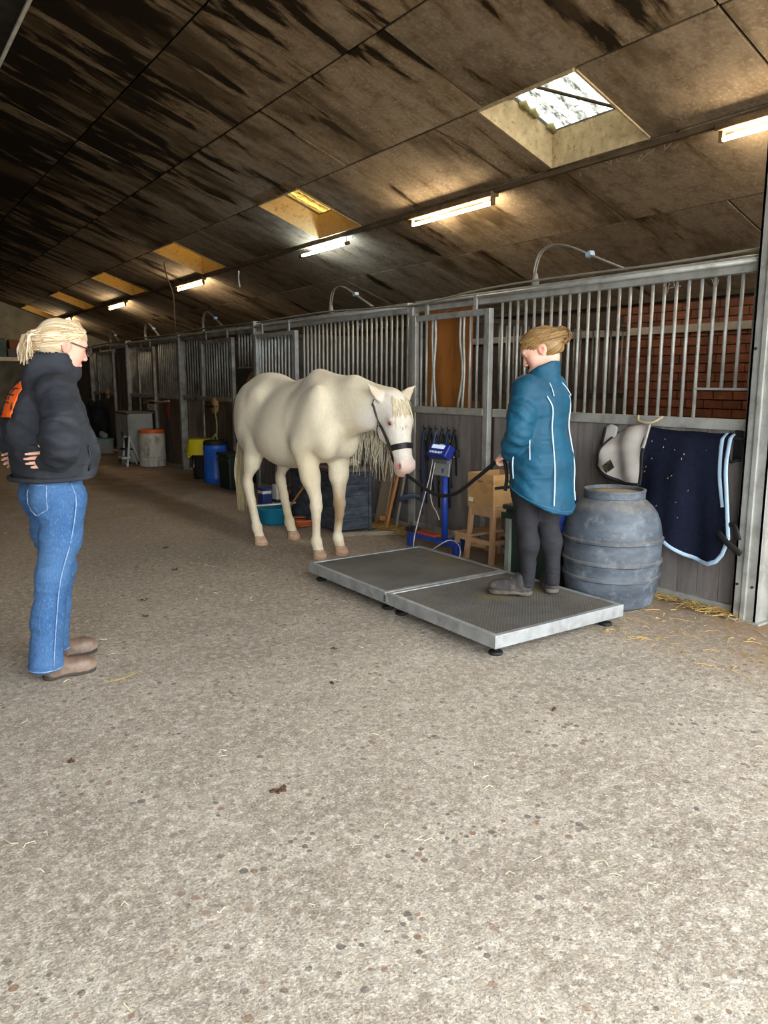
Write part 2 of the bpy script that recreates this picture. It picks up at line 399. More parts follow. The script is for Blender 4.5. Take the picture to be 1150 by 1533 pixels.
for ri in range(len(rows) - 1):
    x0, x1 = rows[ri], rows[ri + 1]; off = .0 if ri in (2, 3, 4, 6) else PIT / 2
    y = 4.75 + off - PIT * 4
    cuts = []
    while y < YF: cuts.append(y); y += PIT
    cuts.append(YF)
    for a, b_ in zip(cuts[:-1], cuts[1:]):
        if b_ < YN: continue
        a = max(a, YN)
        if ri == 3:
            sk = [s for s in SKY if s < b_ - .02 and s + .95 > a + .02]
            if sk:
                if sk[0] - a > .05: panel(x0, x1, a, sk[0])
                if b_ - sk[0] - .95 > .05: panel(x0, x1, sk[0] + .95, b_)
                continue
        panel(x0, x1, a, b_)
# roof skin above the boards, with holes at the skylights
HR = .27
roof_m = mat('roof_sheet', '4a443c', .8, var=.3, ws=True)
rf = MB()
def slab(x0, x1, y0, y1, up=0.0, th=.03):
    z0, z1 = ZC(x0) + HR + up, ZC(x1) + HR + up
    rf.add([(x0, y0, z0), (x1, y0, z1), (x1, y1, z1), (x0, y1, z0), (x0, y0, z0 + th), (x1, y0, z1 + th), (x1, y1, z1 + th), (x0, y1, z0 + th)], [(0, 1, 2, 3), (7, 6, 5, 4), (0, 4, 5, 1), (1, 5, 6, 2), (2, 6, 7, 3), (3, 7, 4, 0)])
slab(1.2, 4.17, YN, YF); slab(4.99, 8.0, YN, YF)
prev = YN
for s in SKY:
    if s > prev: slab(4.17, 4.99, prev, s)
    prev = s + .95
slab(4.17, 4.99, min(prev, YF - .01), YF)
tag(rf.build('roof', roof_m), 'dark roof sheeting above the ceiling boards', kind='structure')
# other slope of the roof and ridge strip of corrugated sheet
zr = ZC(1.2) + HR
cm = MB(); cm.grid(lambda a, b: (1.2 - 4.1 * a, YN + (YF - YN) * b, zr - SL * 4.1 * a + .02 * math.sin(b * (YF - YN) / .177 * 2 * math.pi)), 2, 1180)
co = cm.build('roof_far_slope', mat('corrugated_sheet', '5d6066', .7, var=.25, ws=True), smooth=True); tag(co, 'grey corrugated roof sheeting beyond the ridge', kind='structure')
sd_ = co.modifiers.new('thick', 'SOLIDIFY'); sd_.thickness = .03; sd_.offset = 1
tag(MB().bar((1.47, YN, ZC(1.47) - .005), (1.47, YF, ZC(1.47) - .005), .03, .02).build('trim_1', mat('white_edge', 'cfc9b8', .7)), 'white strip along the upper edge of the ceiling boards', kind='structure')
tag(MB().b2(1.19, 1.46, YN, YF, ZC(1.3) + .0, ZC(1.3) + .04).build('trim_2', mat('corrugated_dark', '4c4e52', .8, ws=True)), 'dark ridge soffit', kind='structure') if False else None
tag(MB().bar((5.02, YN, ZC(5.02) - .02), (5.02, YF, ZC(5.02) - .02), .035, .04).build('beam', mat('brown_purlin', '54442f', .9, var=.4, scale=5, ws=True)), 'dark timber purlin carrying the tube lights', kind='structure')
# skylight wells
well_m = mat('well_board', 'a8946f', .9, var=.2, scale=14, dirt='6d5836', dscale=20, dlo=.55, dhi=.75, bump=.2)
well_y = mat('amber_lit_well_board', 'a58a5a', .9, var=.25, scale=14, dirt='6b4a1c', dscale=14, dlo=.5, dhi=.75, bump=.2)  # golden light through the yellow sheets put into the board colour
def sheet_mat(name, col, tr):
    m, nt, b = base(name); v = coords(nt, (1, 3, 1)); n = noise(nt, v, 14, 6, .7)
    c = mixc(nt, ramp(nt, n, .46, .62), lin(col), mul(lin(col), .12))
    wv = nt.nodes.new('ShaderNodeTexWave'); wv.wave_type = 'BANDS'; wv.bands_direction = 'Y'; wv.inputs['Scale'].default_value = 1.78; wv.inputs['Distortion'].default_value = .6; L(nt, coords(nt), wv.inputs['Vector'])
    c = mixc(nt, ramp(nt, wv.outputs['Fac'], .55, .95), c, mixc(nt, 1.0, c, (.30, .30, .29), 'MULTIPLY'))  # darker bands paint the shading of the corrugations into the sheet colour
    t = nt.nodes.new('ShaderNodeBsdfTranslucent'); L(nt, c, t.inputs['Color']); tp = nt.nodes.new('ShaderNodeBsdfTransparent'); L(nt, c, tp.inputs['Color'])
    mx = nt.nodes.new('ShaderNodeMixShader'); mx.inputs[0].default_value = tr; L(nt, t.outputs[0], mx.inputs[1]); L(nt, tp.outputs[0], mx.inputs[2])
    L(nt, mx.outputs[0], nt.nodes['Material Output'].inputs['Surface']); return m
sheet_w = sheet_mat('weathered_clear_sheet', 'b5b5aa', .12); sheet_y = sheet_mat('yellowed_clear_sheet', 'a5813c', .0)
for i, s in enumerate(SKY):
    if i == 0 or i > 5: near = True
    W = thing('window_%d' % (i + 1), ('large skylight opening with white corrugated sheet above the stall bars' if i == 1 else ['', '', 'amber skylight well above the bluish tube light', 'third amber skylight well from the camera end', 'small amber skylight well above the blond woman', 'far amber skylight well low over the aisle end', ''][i] or ('skylight opening above the camera end of the barn' if i == 0 else 'last skylight at the dark end of the barn')), None, kind='structure')
    wm = well_m if i < 2 else well_y
    a0, a1, b0, b1 = 4.17, 4.97, s, s + .95
    for nm, pts in (('well_side', [(a0, b0), (a0, b1)]), ('well_side', [(a1, b1), (a1, b0)]), ('well_side', [(a0, b1), (a1, b1)]), ('well_side', [(a1, b0), (a0, b0)])):
        (xa, ya), (xb, yb) = pts; n = Vector((yb - ya, -(xb - xa), 0)).normalized() * -.018
        q = [(xa, ya, ZC(xa) - .012), (xb, yb, ZC(xb) - .012), (xb, yb, ZC(xb) + HR), (xa, ya, ZC(xa) + HR)]
        vs = [Vector(p) for p in q] + [Vector(p) + n for p in q]
        MB().add(vs, [(0, 1, 2, 3), (7, 6, 5, 4), (0, 4, 5, 1), (1, 5, 6, 2), (2, 6, 7, 3), (3, 7, 4, 0)]).build(nm, wm, W)
    sh = MB(); sh.grid(lambda a, b: (a0 - .12 + (a1 - a0 + .24) * a, b0 - .1 + (b1 - b0 + .2) * b, ZC(a0 - .12 + (a1 - a0 + .24) * a) + HR + .055 + .018 * math.cos(b * 1.15 / .177 * 2 * math.pi)), 2, 60)
    sh.build('roof_light_sheet', sheet_w if i < 2 else sheet_y, W, True)
    if i == 1:
        MB().cyl((a0 + .03, b1 - .06, ZC(a0) + HR * .9), (a1 - .08, b0 + .25, ZC(a1) + HR * .95), .012, 8).build('iron_rod', dark_wood, W)
        fo = MB(); r_ = random.Random(4)
        for k in (1, 2.2, 3, 4.6):
            q_ = a0 + .12 + .13 * k; fo.tube([(q_, b1 - .005, ZC(q_) + HR - .005), (q_ + .03, b1 - .03, ZC(q_) + HR), (q_ + .08, b1 - .02, ZC(q_ + .08) + HR - .004)], [.018, .03, .02], 8)
        fo.build('foam_filler', mat('foam', '8a8458', .9), W, True)
    if i >= 2:
        fo = MB(); fo.tube(smooth_path([(a0 + .05, b0 + .05, ZC(a0) + HR), (a0 + .3, b0 + .04, ZC(a0 + .3) + HR - .02), (a1 - .1, b0 + .05, ZC(a1 - .1) + HR)], 5), .03, 7); fo.build('foam_filler', mat('yellow_foam', 'd6b84a', .9, var=.3, scale=30, bump=.5), W, True)
# walls
bw = thing('wall_back', 'brown brick back wall of the horse stalls', None, kind='structure')
tag(MB().b2(X_B + .02, X_B + .22, YN, YF, 0, 2.75).build('masonry', mortar_m, bw), kind=None)
bk = MB().box((0, 0, 0), (.04, .205, .082)); bme = bk.mesh('brick', brick_m)
rr = random.Random(2); z = .80; row = 0
while z < 2.30:
    y = 2.6 + (.107 if row % 2 else 0)
    while y < 6.0:
        inst('brick', bme, bw, (X_B + .012 + rr.uniform(-.004, .004), y, z), (0, 0, 0)); y += .217
    z += .094; row += 1
tag(MB().b2(X_B - .06, X_B + .02, 2.0, YF, 1.93, 2.01).build('wall_beam', mat('pale_beam', '8f8474', .85, var=.3, ws=True), bw))
tag(MB().b2(X_B - .10, X_B + .02, 2.0, YF, 2.27, 2.36).build('wall_plate', dark_wood, bw))
tag(MB().b2(-3.0, -2.8, YN, YF, 0, 3.6).build('wall_left', plank_far), 'plank wall on the far side of the aisle', kind='structure')
tag(MB().b2(-3, 8, YF, YF + .2, 0, 5.2).build('wall_far', mat('far_plaster', '7d7562', .9, var=.25, dirt='4a4433', dscale=1.5, ws=True)), 'dim plastered end wall', kind='structure')
# ------------------------------------------------------------------ stall fronts
BAR_R = .0115
bar_me = {}
def bar(parent, y, z0, z1, x=X_F, r=BAR_R, m=galv, bend=0.0):
    key = (round(r, 4), m.name)
    if bend:
        mb = MB(); mb.tube(smooth_path([(0, 0, z0), (0, bend, z0 + (z1 - z0) * .4), (0, bend * .3, z0 + (z1 - z0) * .75), (0, bend * .4, z1)], 4), r, 8); o = mb.build('bar', m, parent, True); o.location = (x, y, 0); return o
    if key not in bar_me: bar_me[key] = MB().cyl((0, 0, 0), (0, 0, 1), r, 8).mesh('bar', m, True)
    return inst('bar', bar_me[key], parent, (x, y, z0), (0, 0, 0), (1, 1, z1 - z0))
def planks(parent, y0, y1, z0, z1, m, w=.145, x=X_F):
    n = max(1, round((y1 - y0) / w)); w = (y1 - y0) / n
    me = MB().box((0, 0, 0), (.032, w - .004, z1 - z0)).mesh('plank', m)
    for i in range(n): inst('plank', me, parent, (x + .006 + rr.uniform(-.003, .003), y0 + (i + .5) * w, (z0 + z1) / 2))
def rng(a, b, st):
    n = max(1, round((b - a) / st)); return [a + (b - a) * (i + .5) / n for i in range(n)]
ZS, ZT = 1.19, 2.05
def stall(label, y0, y1, grille, pm, door=None, gm=galv, open_low=None, solid_top=None, gap=.09, feed=False, hatch=None):
    T = thing('stall_grille', label, 'stall grille')
    MB().b2(X_F - .03, X_F + .03, y0 + .02, y1, ZT - .01, ZT + .085).build('top_rail', gm, T, bevel=.006)
    MB().cyl((X_F - .045, y0, ZT + .05), (X_F - .045, y1, ZT + .05), .016, 10).build('track_pipe', gm, T, True)
    for a, b_ in grille:
        MB().b2(X_F - .035, X_F + .035, a, b_, ZS - .065, ZS).build('sill_channel', gm, T, bevel=.004)
        ys = rng(a + .01, b_ - .01, gap)
        for y in ys:
            if feed and y < y0 + .42: bar(T, y, 1.375, ZT, m=gm)
            elif hatch and hatch[0] <= y <= hatch[1]: bar(T, y, 1.60, ZT, m=gm)
            else: bar(T, y, ZS, ZT, m=gm)
        if not (open_low and open_low[0] <= a and open_low[1] >= b_): planks(T, a, b_, .05, ZS - .065, pm)
        if not (open_low and open_low[0] <= a and open_low[1] >= b_): MB().b2(X_F - .04, X_F + .03, a, b_, 0, .055).build('floor_channel', gm, T)
    if feed: MB().b2(X_F - .012, X_F + .012, y0 + .05, y0 + .43, 1.363, 1.377).build('feed_bar', gm, T)
    if hatch: MB().b2(X_F - .012, X_F + .012, hatch[0], hatch[1], 1.585, 1.60).build('hatch_bar', gm, T)
    if solid_top: planks(T, solid_top[0], solid_top[1], .05, ZT, pm)
    return T
def post(y, T, w=.08, m=galv, top=2.17, d=.09):
    MB().b2(X_F - d / 2 - .02, X_F + d / 2, y - w / 2, y + w / 2, 0, top).build('post', m, T, bevel=.008)
    MB().b2(X_F - d / 2 - .035, X_F + d / 2 + .02, y - w / 2 - .03, y + w / 2 + .03, 0, .012).build('post_plate', m, T)
def door(label, y0, y1, pm, gm=galv, bars=None, top=2.0):
    T = thing('stall_door', label, 'stall door'); x = X_F - .055
    for y in (y0 + .03, y1 - .03): MB().b2(x - .025, x + .025, y - .03, y + .03, .05, top).build('stile', gm, T, bevel=.005)
    MB().b2(x - .02, x + .02, y0 + .06, y1 - .06, top - .05, top).build('head_rail', gm, T, bevel=.004)
    MB().b2(x - .028, x + .028, y0 + .06, y1 - .06, ZS - .06, ZS).build('middle_rail', gm, T, bevel=.004)
    MB().b2(x - .02, x + .02, y0 + .06, y1 - .06, .05, .10).build('foot_rail', gm, T, bevel=.004)
    planks(T, y0 + .06, y1 - .06, .10, ZS - .06, pm, x=x)
    for q in (bars or [(y, 0) for y in rng(y0 + .07, y1 - .07, .09)]): bar(T, q[0], ZS, top - .05, x, BAR_R, gm, q[1])
    for y in (y0 + .2, y1 - .2): MB().b2(x - .01, x + .01, y - .02, y + .02, top, 2.12).build('hanger', gm, T)
    return T
S1 = stall('galvanised bar stall front over grey planks behind the grey barrel', 2.5, 5.85, [(2.525, 4.77)], plank_m, feed=True)
# tall end post, a folded steel channel with bolts
T = thing('stall_post', 'wide galvanised steel corner post beside the navy rug', 'post')
pm_ = MB()
for a, b_, c_, d_ in ((4.27, 4.30, 2.36, 2.52), (4.27, 4.46, 2.50, 2.52), (4.27, 4.46, 2.36, 2.38)): pm_.b2(a, b_, c_, d_, 0, 2.9)
pm_.b2(4.255, 4.275, 2.425, 2.455, 0, 2.9); pm_.build('column', galv, T, bevel=.003)
for z_ in (.22, 1.6):
    for y_ in (2.395, 2.44, 2.49): MB().cyl((4.271, y_, z_), (4.262, y_, z_), .008, 8).build('bolt', mat('bolt_black', '1c1c1c', .6), T, True)
MB().b2(4.25, 4.48, 2.33, 2.55, 0, .012).build('base_plate', galv, T)
tag(MB().b2(4.40, 4.52, 2.20, 2.35, 0, 2.9).build('timber_post', mat('rusty_timber', '6a4a30', .9, var=.3, ws=True)), 'weathered brown timber post next to the steel corner post', 'post')
post(5.895, S1, .06, galv, 2.12, .06)
door('sliding stall door with bent bars and an orange board behind', 4.78, 5.84, plank_m, bars=[(4.86, 0), (4.95, 0), (5.04, 0), (5.13, -.02), (5.19, -.06), (5.50, .03), (5.56, -.02), (5.64, 0), (5.72, 0)])
ob = MB().b2(X_F + .07, X_F + .085, 5.17, 5.82, 1.17, 2.08).build('plywood_board', mat('orange_plywood', '9a6027', .6, var=.2, scale=3, stretch=(1, 1, .3), dirt='6b4218', dscale=4)); tag(ob, 'orange brown plywood sheet behind the bent door bars', 'board')
S2 = stall('dense bar stall front right above the white horse back', 5.95, 9.3, [(5.95, 8.1)], plank_m)
door('barred stall door above the white horse croup', 8.12, 9.24, plank_m)
post(9.3, S2, .06, galv_dark)
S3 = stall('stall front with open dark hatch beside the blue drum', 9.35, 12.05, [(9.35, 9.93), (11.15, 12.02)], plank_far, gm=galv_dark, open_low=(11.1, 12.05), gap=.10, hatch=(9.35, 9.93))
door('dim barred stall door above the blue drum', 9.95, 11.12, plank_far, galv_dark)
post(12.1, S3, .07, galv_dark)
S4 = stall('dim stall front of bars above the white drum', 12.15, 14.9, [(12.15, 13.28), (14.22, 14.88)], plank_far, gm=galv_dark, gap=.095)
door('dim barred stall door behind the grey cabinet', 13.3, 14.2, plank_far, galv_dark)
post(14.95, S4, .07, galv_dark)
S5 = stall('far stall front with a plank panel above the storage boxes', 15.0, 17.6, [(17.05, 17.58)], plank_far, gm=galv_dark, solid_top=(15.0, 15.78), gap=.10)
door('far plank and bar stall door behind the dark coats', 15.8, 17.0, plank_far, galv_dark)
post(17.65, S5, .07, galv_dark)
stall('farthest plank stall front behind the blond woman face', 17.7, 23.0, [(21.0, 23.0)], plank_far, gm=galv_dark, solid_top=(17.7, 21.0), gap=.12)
# partitions between stalls
def partition(y, label, bars=True):
    T = thing('stall_partition', label, 'partition')
    for i in range(20): inst('plank', pp_me, T, (4.52 + i * .148, y, .62))
    MB().b2(4.45, 7.4, y - .03, y + .03, 1.22, 1.28).build('rail', dark_wood, T); MB().b2(4.45, 7.4, y - .03, y + .03, 1.98, 2.03).build('rail', dark_wood, T)
    if bars:
        for i in range(29): inst('bar', pb_me, T, (4.55 + i * .1, y, 1.28), (0, 0, 0), (1, 1, .7))
    else: MB().b2(4.45, 7.4, y - .012, y + .012, 1.28, 1.98).build('upper_board', dark_wood, T)
pp_me = MB().box((0, 0, 0), (.144, .035, 1.2)).mesh('plank', plank_far); pb_me = MB().cyl((0, 0, 0), (0, 0, 1), .010, 8).mesh('bar', galv_dark, True)
partition(5.90, 'barred partition wall between the stalls behind the woman in teal'); partition(9.32, 'dark boarded partition behind the dense bars', False)
partition(12.12, 'dark partition behind the white drum', False); partition(14.95, 'dark partition behind the grey cabinet', False); partition(17.65, 'farthest dark partition between the stalls', False); partition(2.44, 'boarded partition beside the corner post', False)
# ------------------------------------------------------------------ tube lights
def emit(name, col, st):
    m, nt, b = base(name); b.inputs['Emission Color'].default_value = (*lin(col), 1); b.inputs['Emission Strength'].default_value = st; b.inputs['Base Color'].default_value = (.8, .8, .8, 1); return m
warm = emit('warm_tube', 'ffebca', 60); cold = emit('cold_tube', 'cfeaff', 58)
fix_m = mat('dusty_fitting', '6f573b', .9, var=.3, scale=10, dirt='3e2f1f', dscale=8, ws=True)
def lamp(y0, y1, label, tm, body=True, x=5.02, z=3.03):
    T = thing('tube_light', label, 'light')
    if body:
        MB().b2(x - .05, x + .05, y0 - .04, y1 + .04, z + .05, z + .10).build('fitting', fix_m, T, bevel=.01)
        for y in (y0 - .01, y1 + .01): MB().b2(x - .018, x + .018, y - .014, y + .014, z - .02, z + .055).build('tube_holder', fix_m, T)
    else:
        for y in (y0 + .03, y1 - .03):
            MB().cyl((x, y, z), (x, y, ZC(x)), .004, 6).build('wire', dark_wood, T); MB().cyl((x, y - .05, z), (x, y + .02, z), .022, 10).build('tube_cap', fix_m, T, True)
    MB().cyl((x, y0, z), (x, y1, z), .0155, 12).build('tube', tm, T, True)
    return T
lamp(2.05, 3.28, 'warm tube light at the upper picture edge right of the large skylight', warm)
lamp(5.58, 6.80, 'warm tube light left of the large skylight', warm)
lamp(8.10, 9.30, 'bluish white tube light under the second skylight', cold, False)
lamp(12.7, 13.9, 'warm tube light below the third skylight', warm)
lamp(17.2, 18.4, 'warm tube light beyond the third skylight', warm)
lamp(22.2, 23.4, 'farthest warm tube light above the blond woman hair bun', warm)
# ------------------------------------------------------------------ the white horse
def nv(a): a = np.array(a, float); return a / np.linalg.norm(a)
def strands(mb, roots, n=6, r0=.006, r1=.002, seg=4):
    for pts, a, b in roots: mb.tube(smooth_path(pts, 3), [a + (b - a) * i / (3 * (len(pts) - 1)) for i in range(3 * (len(pts) - 1) + 1)], seg, True)
def make_horse():
    rng = random.Random(7)
    B = Body((-1.0, -.42, -.02), (1.36, .52, 1.66), .009)
    # trunk
    B.ell((-.05, 0, 1.06), (.56, .285, .335), k=.0)
    B.ell((-.14, 0, .99), (.46, .30, .31), k=.05)
    B.ell((-.47, 0, 1.16), (.33, .27, .31), k=.10)
    B.ell((-.46, 0, 1.33), (.25, .14, .125), k=.12)
    B.ell((.35, 0, 1.11), (.28, .235, .34), k=.10)
    B.cone((-.35, 0, 1.33), (.06, 0, 1.30), .09, .09, k=.10)
    B.cone((.10, 0, 1.37), (.30, 0, 1.43), .05, .07, k=.09)
    for s in (-1, 1):
        B.ell((.43, s * .165, 1.12), (.13, .085, .29), (0, 22, 0), k=.06)          # shoulder blade
        B.ell((.34, s * .19, .96), (.15, .075, .13), k=.05)                        # triceps
        B.ell((.53, s * .10, .98), (.11, .105, .17), k=.06)                       # breast
        B.ell((-.53, s * .175, 1.08), (.23, .11, .30), (0, -8, 0), k=.07)           # thigh
        B.ell((-.62, s * .13, 1.05), (.16, .11, .28), (0, 8, 0), k=.06)            # buttock
        B.ell((-.34, s * .19, 1.30), (.08, .06, .06), k=.10)                       # hip point
    # neck, nearly level, carried forward
    B.cone((.42, .0, 1.20), (.72, .06, 1.24), .235, .165, k=.09, side=(0, 1, 0), fl0=.72, fl1=.62)
    B.cone((.72, .06, 1.24), (1.02, .15, 1.235), .165, .115, k=.05, side=(0, 1, 0), fl0=.62, fl1=.70)
    B.cone((.30, .0, 1.42), (.70, .06, 1.385), .05, .04, k=.10)                    # crest
    B.cone((.70, .06, 1.385), (.98, .145, 1.315), .04, .035, k=.08)
    B.cone((.55, .03, 1.02), (.97, .13, 1.14), .05, .045, k=.06)                   # throat line
    # head
    P = np.array((1.05, .175, 1.285)); M = np.array((1.215, .150, .75)); a = nv(M - P)
    sd = nv(np.array((.08, 1.0, 0.02)) - a * np.dot((.08, 1.0, 0.02), a)); fr = np.cross(sd, a)
    if fr[0] < 0: fr = -fr
    H = lambda t, s=0., n=0.: tuple(P + a * t * .95 + sd * s * 1.02 + fr * n * .95)
    B.cone(H(.02, 0, -.03), H(.20, 0, -.02), .085, .098, k=.06, side=sd, fl0=.95, fl1=1.0)
    B.cone(H(.20, 0, -.02), H(.50, 0, -.015), .092, .066, k=.05, side=sd, fl0=.95, fl1=.98)
    B.cone(H(.16, 0, -.12), H(.36, 0, -.09), .095, .065, k=.05, side=sd, fl0=.72, fl1=.72)
    for s in (-1, 1):
        B.ell(H(.20, s * .052, -.105), tuple((.11, .04, .125)), (0, 75, 0), k=.03)  # cheek plates
        B.ell(H(.170, s * .080, .030), (.030, .022, .022), k=.03)                   # brow
        B.cone(H(.26, s * .062, -.035), H(.42, s * .05, -.03), .016, .012, k=.03)  # face ridge
    B.ell(H(.535, 0, -.012), (.068, .070, .060), k=.05)
    B.ell(H(.555, 0, -.06), (.052, .058, .05), k=.03)
    for s in (-1, 1):
        B.ell(H(.530, s * .052, .012), (.03, .026, .038), k=.02)
        B.ell(H(.540, s * .075, .020), (.012, .014, .024), k=.010, op='sub')
        e0, e1 = H(.005, s * .070, -.03), H(-.075, s * .155, -.03); e2 = H(-.125, s * .215, -.015)
        B.chain([e0, tuple((np.array(e0) + e1) / 2), e1, e2], [.040, .042, .026, .006], k=.015, side=fr, fl=[.8, .55, .5, .5])
        q0, q1 = H(-.03, s * .105, .012), H(-.08, s * .160, .006); B.cone(q0, q1, .017, .009, k=.012, op='sub')
    B.cone(H(.55, -.06, -.048), H(.55, .06, -.048), .004, .004, k=.012, op='sub')     # lips
    # legs
    hoofs = []
    for s, hx, hy in ((-1, .425, -.115), (1, .41, .108)):
        e = (.32, s * .165, .90); kn = (hx - .015, hy + s * .008, .43); ft = (hx - .03, hy, .14)
        B.chain([e, ((e[0] + kn[0]) / 2, (e[1] + kn[1]) / 2, .66), (kn[0], kn[1], .49)], [.11, .072, .05], k=.05)
        B.ell(kn, (.053, .049, .06), k=.025)
        B.chain([(kn[0] + .004, kn[1], .42), (kn[0], kn[1], .34), (ft[0], ft[1], .20)], [.048, .039, .037], k=.02, side=(0, 1, 0), fl=[1, .85, .85])
        B.ell(ft, (.047, .042, .05), k=.025)
        B.cone(ft, (hx + .005, hy, .055), .039, .044, k=.02)
        hoofs.append((hx, hy, 0))
    for s, hx, hy in ((-1, -.36, -.215), (1, -.39, .14)):
        st = (-.44, s * .17, .92); hk = (hx - .205, s * .045 + hy * .75, .535); ft = (hx - .045, hy, .145)
        B.chain([(-.52, s * .16, 1.0), st, ((st[0] * .45 + hk[0] * .55), (st[1] + hk[1]) / 2, .72), (hk[0] + .01, hk[1], .58)], [.16, .115, .078, .05], k=.05, side=(0, 1, 0), fl=[.8, .85, .8, .75])
        B.ell((hk[0] - .005, hk[1], .53), (.055, .04, .062), (0, -15, 0), k=.02)
        B.ell((hk[0] - .035, hk[1], .565), (.03, .024, .03), k=.02)
        B.chain([(hk[0] + .008, hk[1], .50), (hk[0] * .6 + ft[0] * .4, hk[1] * .6 + ft[1] * .4, .37), ft], [.054, .043, .040], k=.02, side=(0, 1, 0), fl=[.85, .85, .88])
        B.ell(ft, (.048, .042, .05), k=.025)
        B.cone(ft, (hx + .005, hy, .055), .039, .044, k=.02)
        hoofs.append((hx, hy, 0))
    V, F = B.polys(2)
    # own colouring: cream coat, pink skin at muzzle and eyes, stained knees and fetlocks
    cream = np.array(lin('e3d9c0')); white = np.array(lin('efeae0')); pink = np.array(lin('dfb5a6')); stain = np.array(lin('a5835a'))
    c = np.tile(cream, (len(V), 1))
    def blend(col, w): return c * (1 - w[:, None]) + np.array(col) * w[:, None]
    dh = np.linalg.norm(V - np.array(H(.28)), axis=1); c = blend(white, np.clip((.40 - dh) / .14, 0, 1))
    n = vnoise(V * 14, 1) * .5 + .5
    dm = np.linalg.norm((V - np.array(H(.575, 0, -.02))), axis=1); c = blend(pink, np.clip((.135 - dm) / .08, 0, 1) * .85)
    for s in (-1, 1):
        de = np.linalg.norm(V - np.array(H(.198, s * .098, .018)), axis=1); c = blend(lin('d99a92'), np.clip((.042 - de) / .025, 0, 1) * .75)
        dn = np.linalg.norm(V - np.array(H(.540, s * .075, .016)), axis=1); c = blend(lin('b3605a'), np.clip((.030 - dn) / .014, 0, 1) * .85)
        di = np.linalg.norm(V - np.array(H(-.06, s * .14, .010)), axis=1); c = blend(lin('e6c3ad'), np.clip((.05 - di) / .03, 0, 1) * .6)
    low = V[:, 2] < .75
    c = blend(stain, np.clip((.62 - V[:, 2]) / .5, 0, 1) * .55 * n * low)
    kl = np.linalg.norm((V - np.array((.39, .11, .40))) * np.array([1, 1, .6]), axis=1); c = blend(lin('8a6434'), np.clip((.15 - kl) / .08, 0, 1) * .9 * (.5 + .5 * n))
    c = blend(lin('cbb88d'), np.clip((vnoise(V * 5, 3) - .25) * 1.2, 0, .35))
    # slight relief of skin folds and muscle
    nn = vnormals(V, F); V = V + nn * (vnoise(V * np.array([16, 16, 7]), 5) * .0022 * (V[:, 2] > .6))[:, None]
    m, nt, b = base('white_horse_coat'); at = nt.nodes.new('ShaderNodeVertexColor'); at.layer_name = 'Col'
    vec = coords(nt, (30, 30, 8)); f = noise(nt, vec, 4, 4)
    cc = mixc(nt, ramp(nt, f, .3, .75), at.outputs[0], mixc(nt, 1.0, at.outputs[0], (.86, .82, .74), 'MULTIPLY'))
    L(nt, cc, b.inputs['Base Color']); b.inputs['Roughness'].default_value = .62; b.inputs['Specular IOR Level'].default_value = .25
    b.inputs['Sheen Weight'].default_value = .15
    bp = nt.nodes.new('ShaderNodeBump'); bp.inputs['Strength'].default_value = .15; bp.inputs['Distance'].default_value = .01
    L(nt, noise(nt, coords(nt, (80, 80, 25)), 6, 3), bp.inputs['Height']); L(nt, bp.outputs[0], b.inputs['Normal'])
    body = np_mesh('body', V, F, m, c)
    return B, body, hoofs, H, sd, fr, a
def surf(B, o, d, far=.3):
    """first point along o + t*d where the body's field turns positive"""
    o = np.array(o); d = nv(d); last = o
    for i in range(int(far / .003)):
        p = o + d * .003 * i; q = np.clip(((p - B.lo) / B.h).round().astype(int), 0, B.n - 1)
        if B.D[tuple(q)] > 0: return p
        last = p
    return last
HB, HME, HOOFS, HH, HSD, HFR, HAX = make_horse()
HORSE_LOC, HORSE_ROT = (3.08, 5.75, 0), R(-86)
horse = thing('horse', 'cream white horse standing with lowered head beside the weighing platform', 'horse', HORSE_LOC, HORSE_ROT)
inst('body', HME, horse)
hoof_m = mat('hoof_horn', 'b3937a', .7, var=.3, scale=20, stretch=(1, 1, 4))
hm = MB(); ring = []
for z, r, f in ((0, .066, 0), (.02, .063, .004), (.06, .053, -.012), (.075, .045, -.018)):
    ring.append([(f + r * (1.08 if math.cos(t) > 0 else .8) * math.cos(t) , r * .92 * math.sin(t), z) for t in [2 * math.pi * k / 20 for k in range(20)]])
hm.add([p for rg in ring for p in rg], [(i * 20 + k, i * 20 + (k + 1) % 20, (i + 1) * 20 + (k + 1) % 20, (i + 1) * 20 + k) for i in range(3) for k in range(20)] + [tuple(range(19, -1, -1)), tuple(range(60, 80))])
hoof_me = hm.mesh('hoof', hoof_m, True)
for h in HOOFS: inst('hoof', hoof_me, horse, (h[0] + .02, h[1], .001), (0, 0, 0))
eye_m = mat('horse_eye', '5a3a3a', .15, var=.1, spec=.6)
for s in (-1, 1):
    e = MB().lathe([(0, -.019)] + [(.019 * math.cos(t), .019 * math.sin(t)) for t in [R(-60 + 20 * i) for i in range(7)]] + [(0, .019)], 16).build('eye', eye_m, horse, True)
    e.location = Vector(HH(.198, s * .0885, .020))
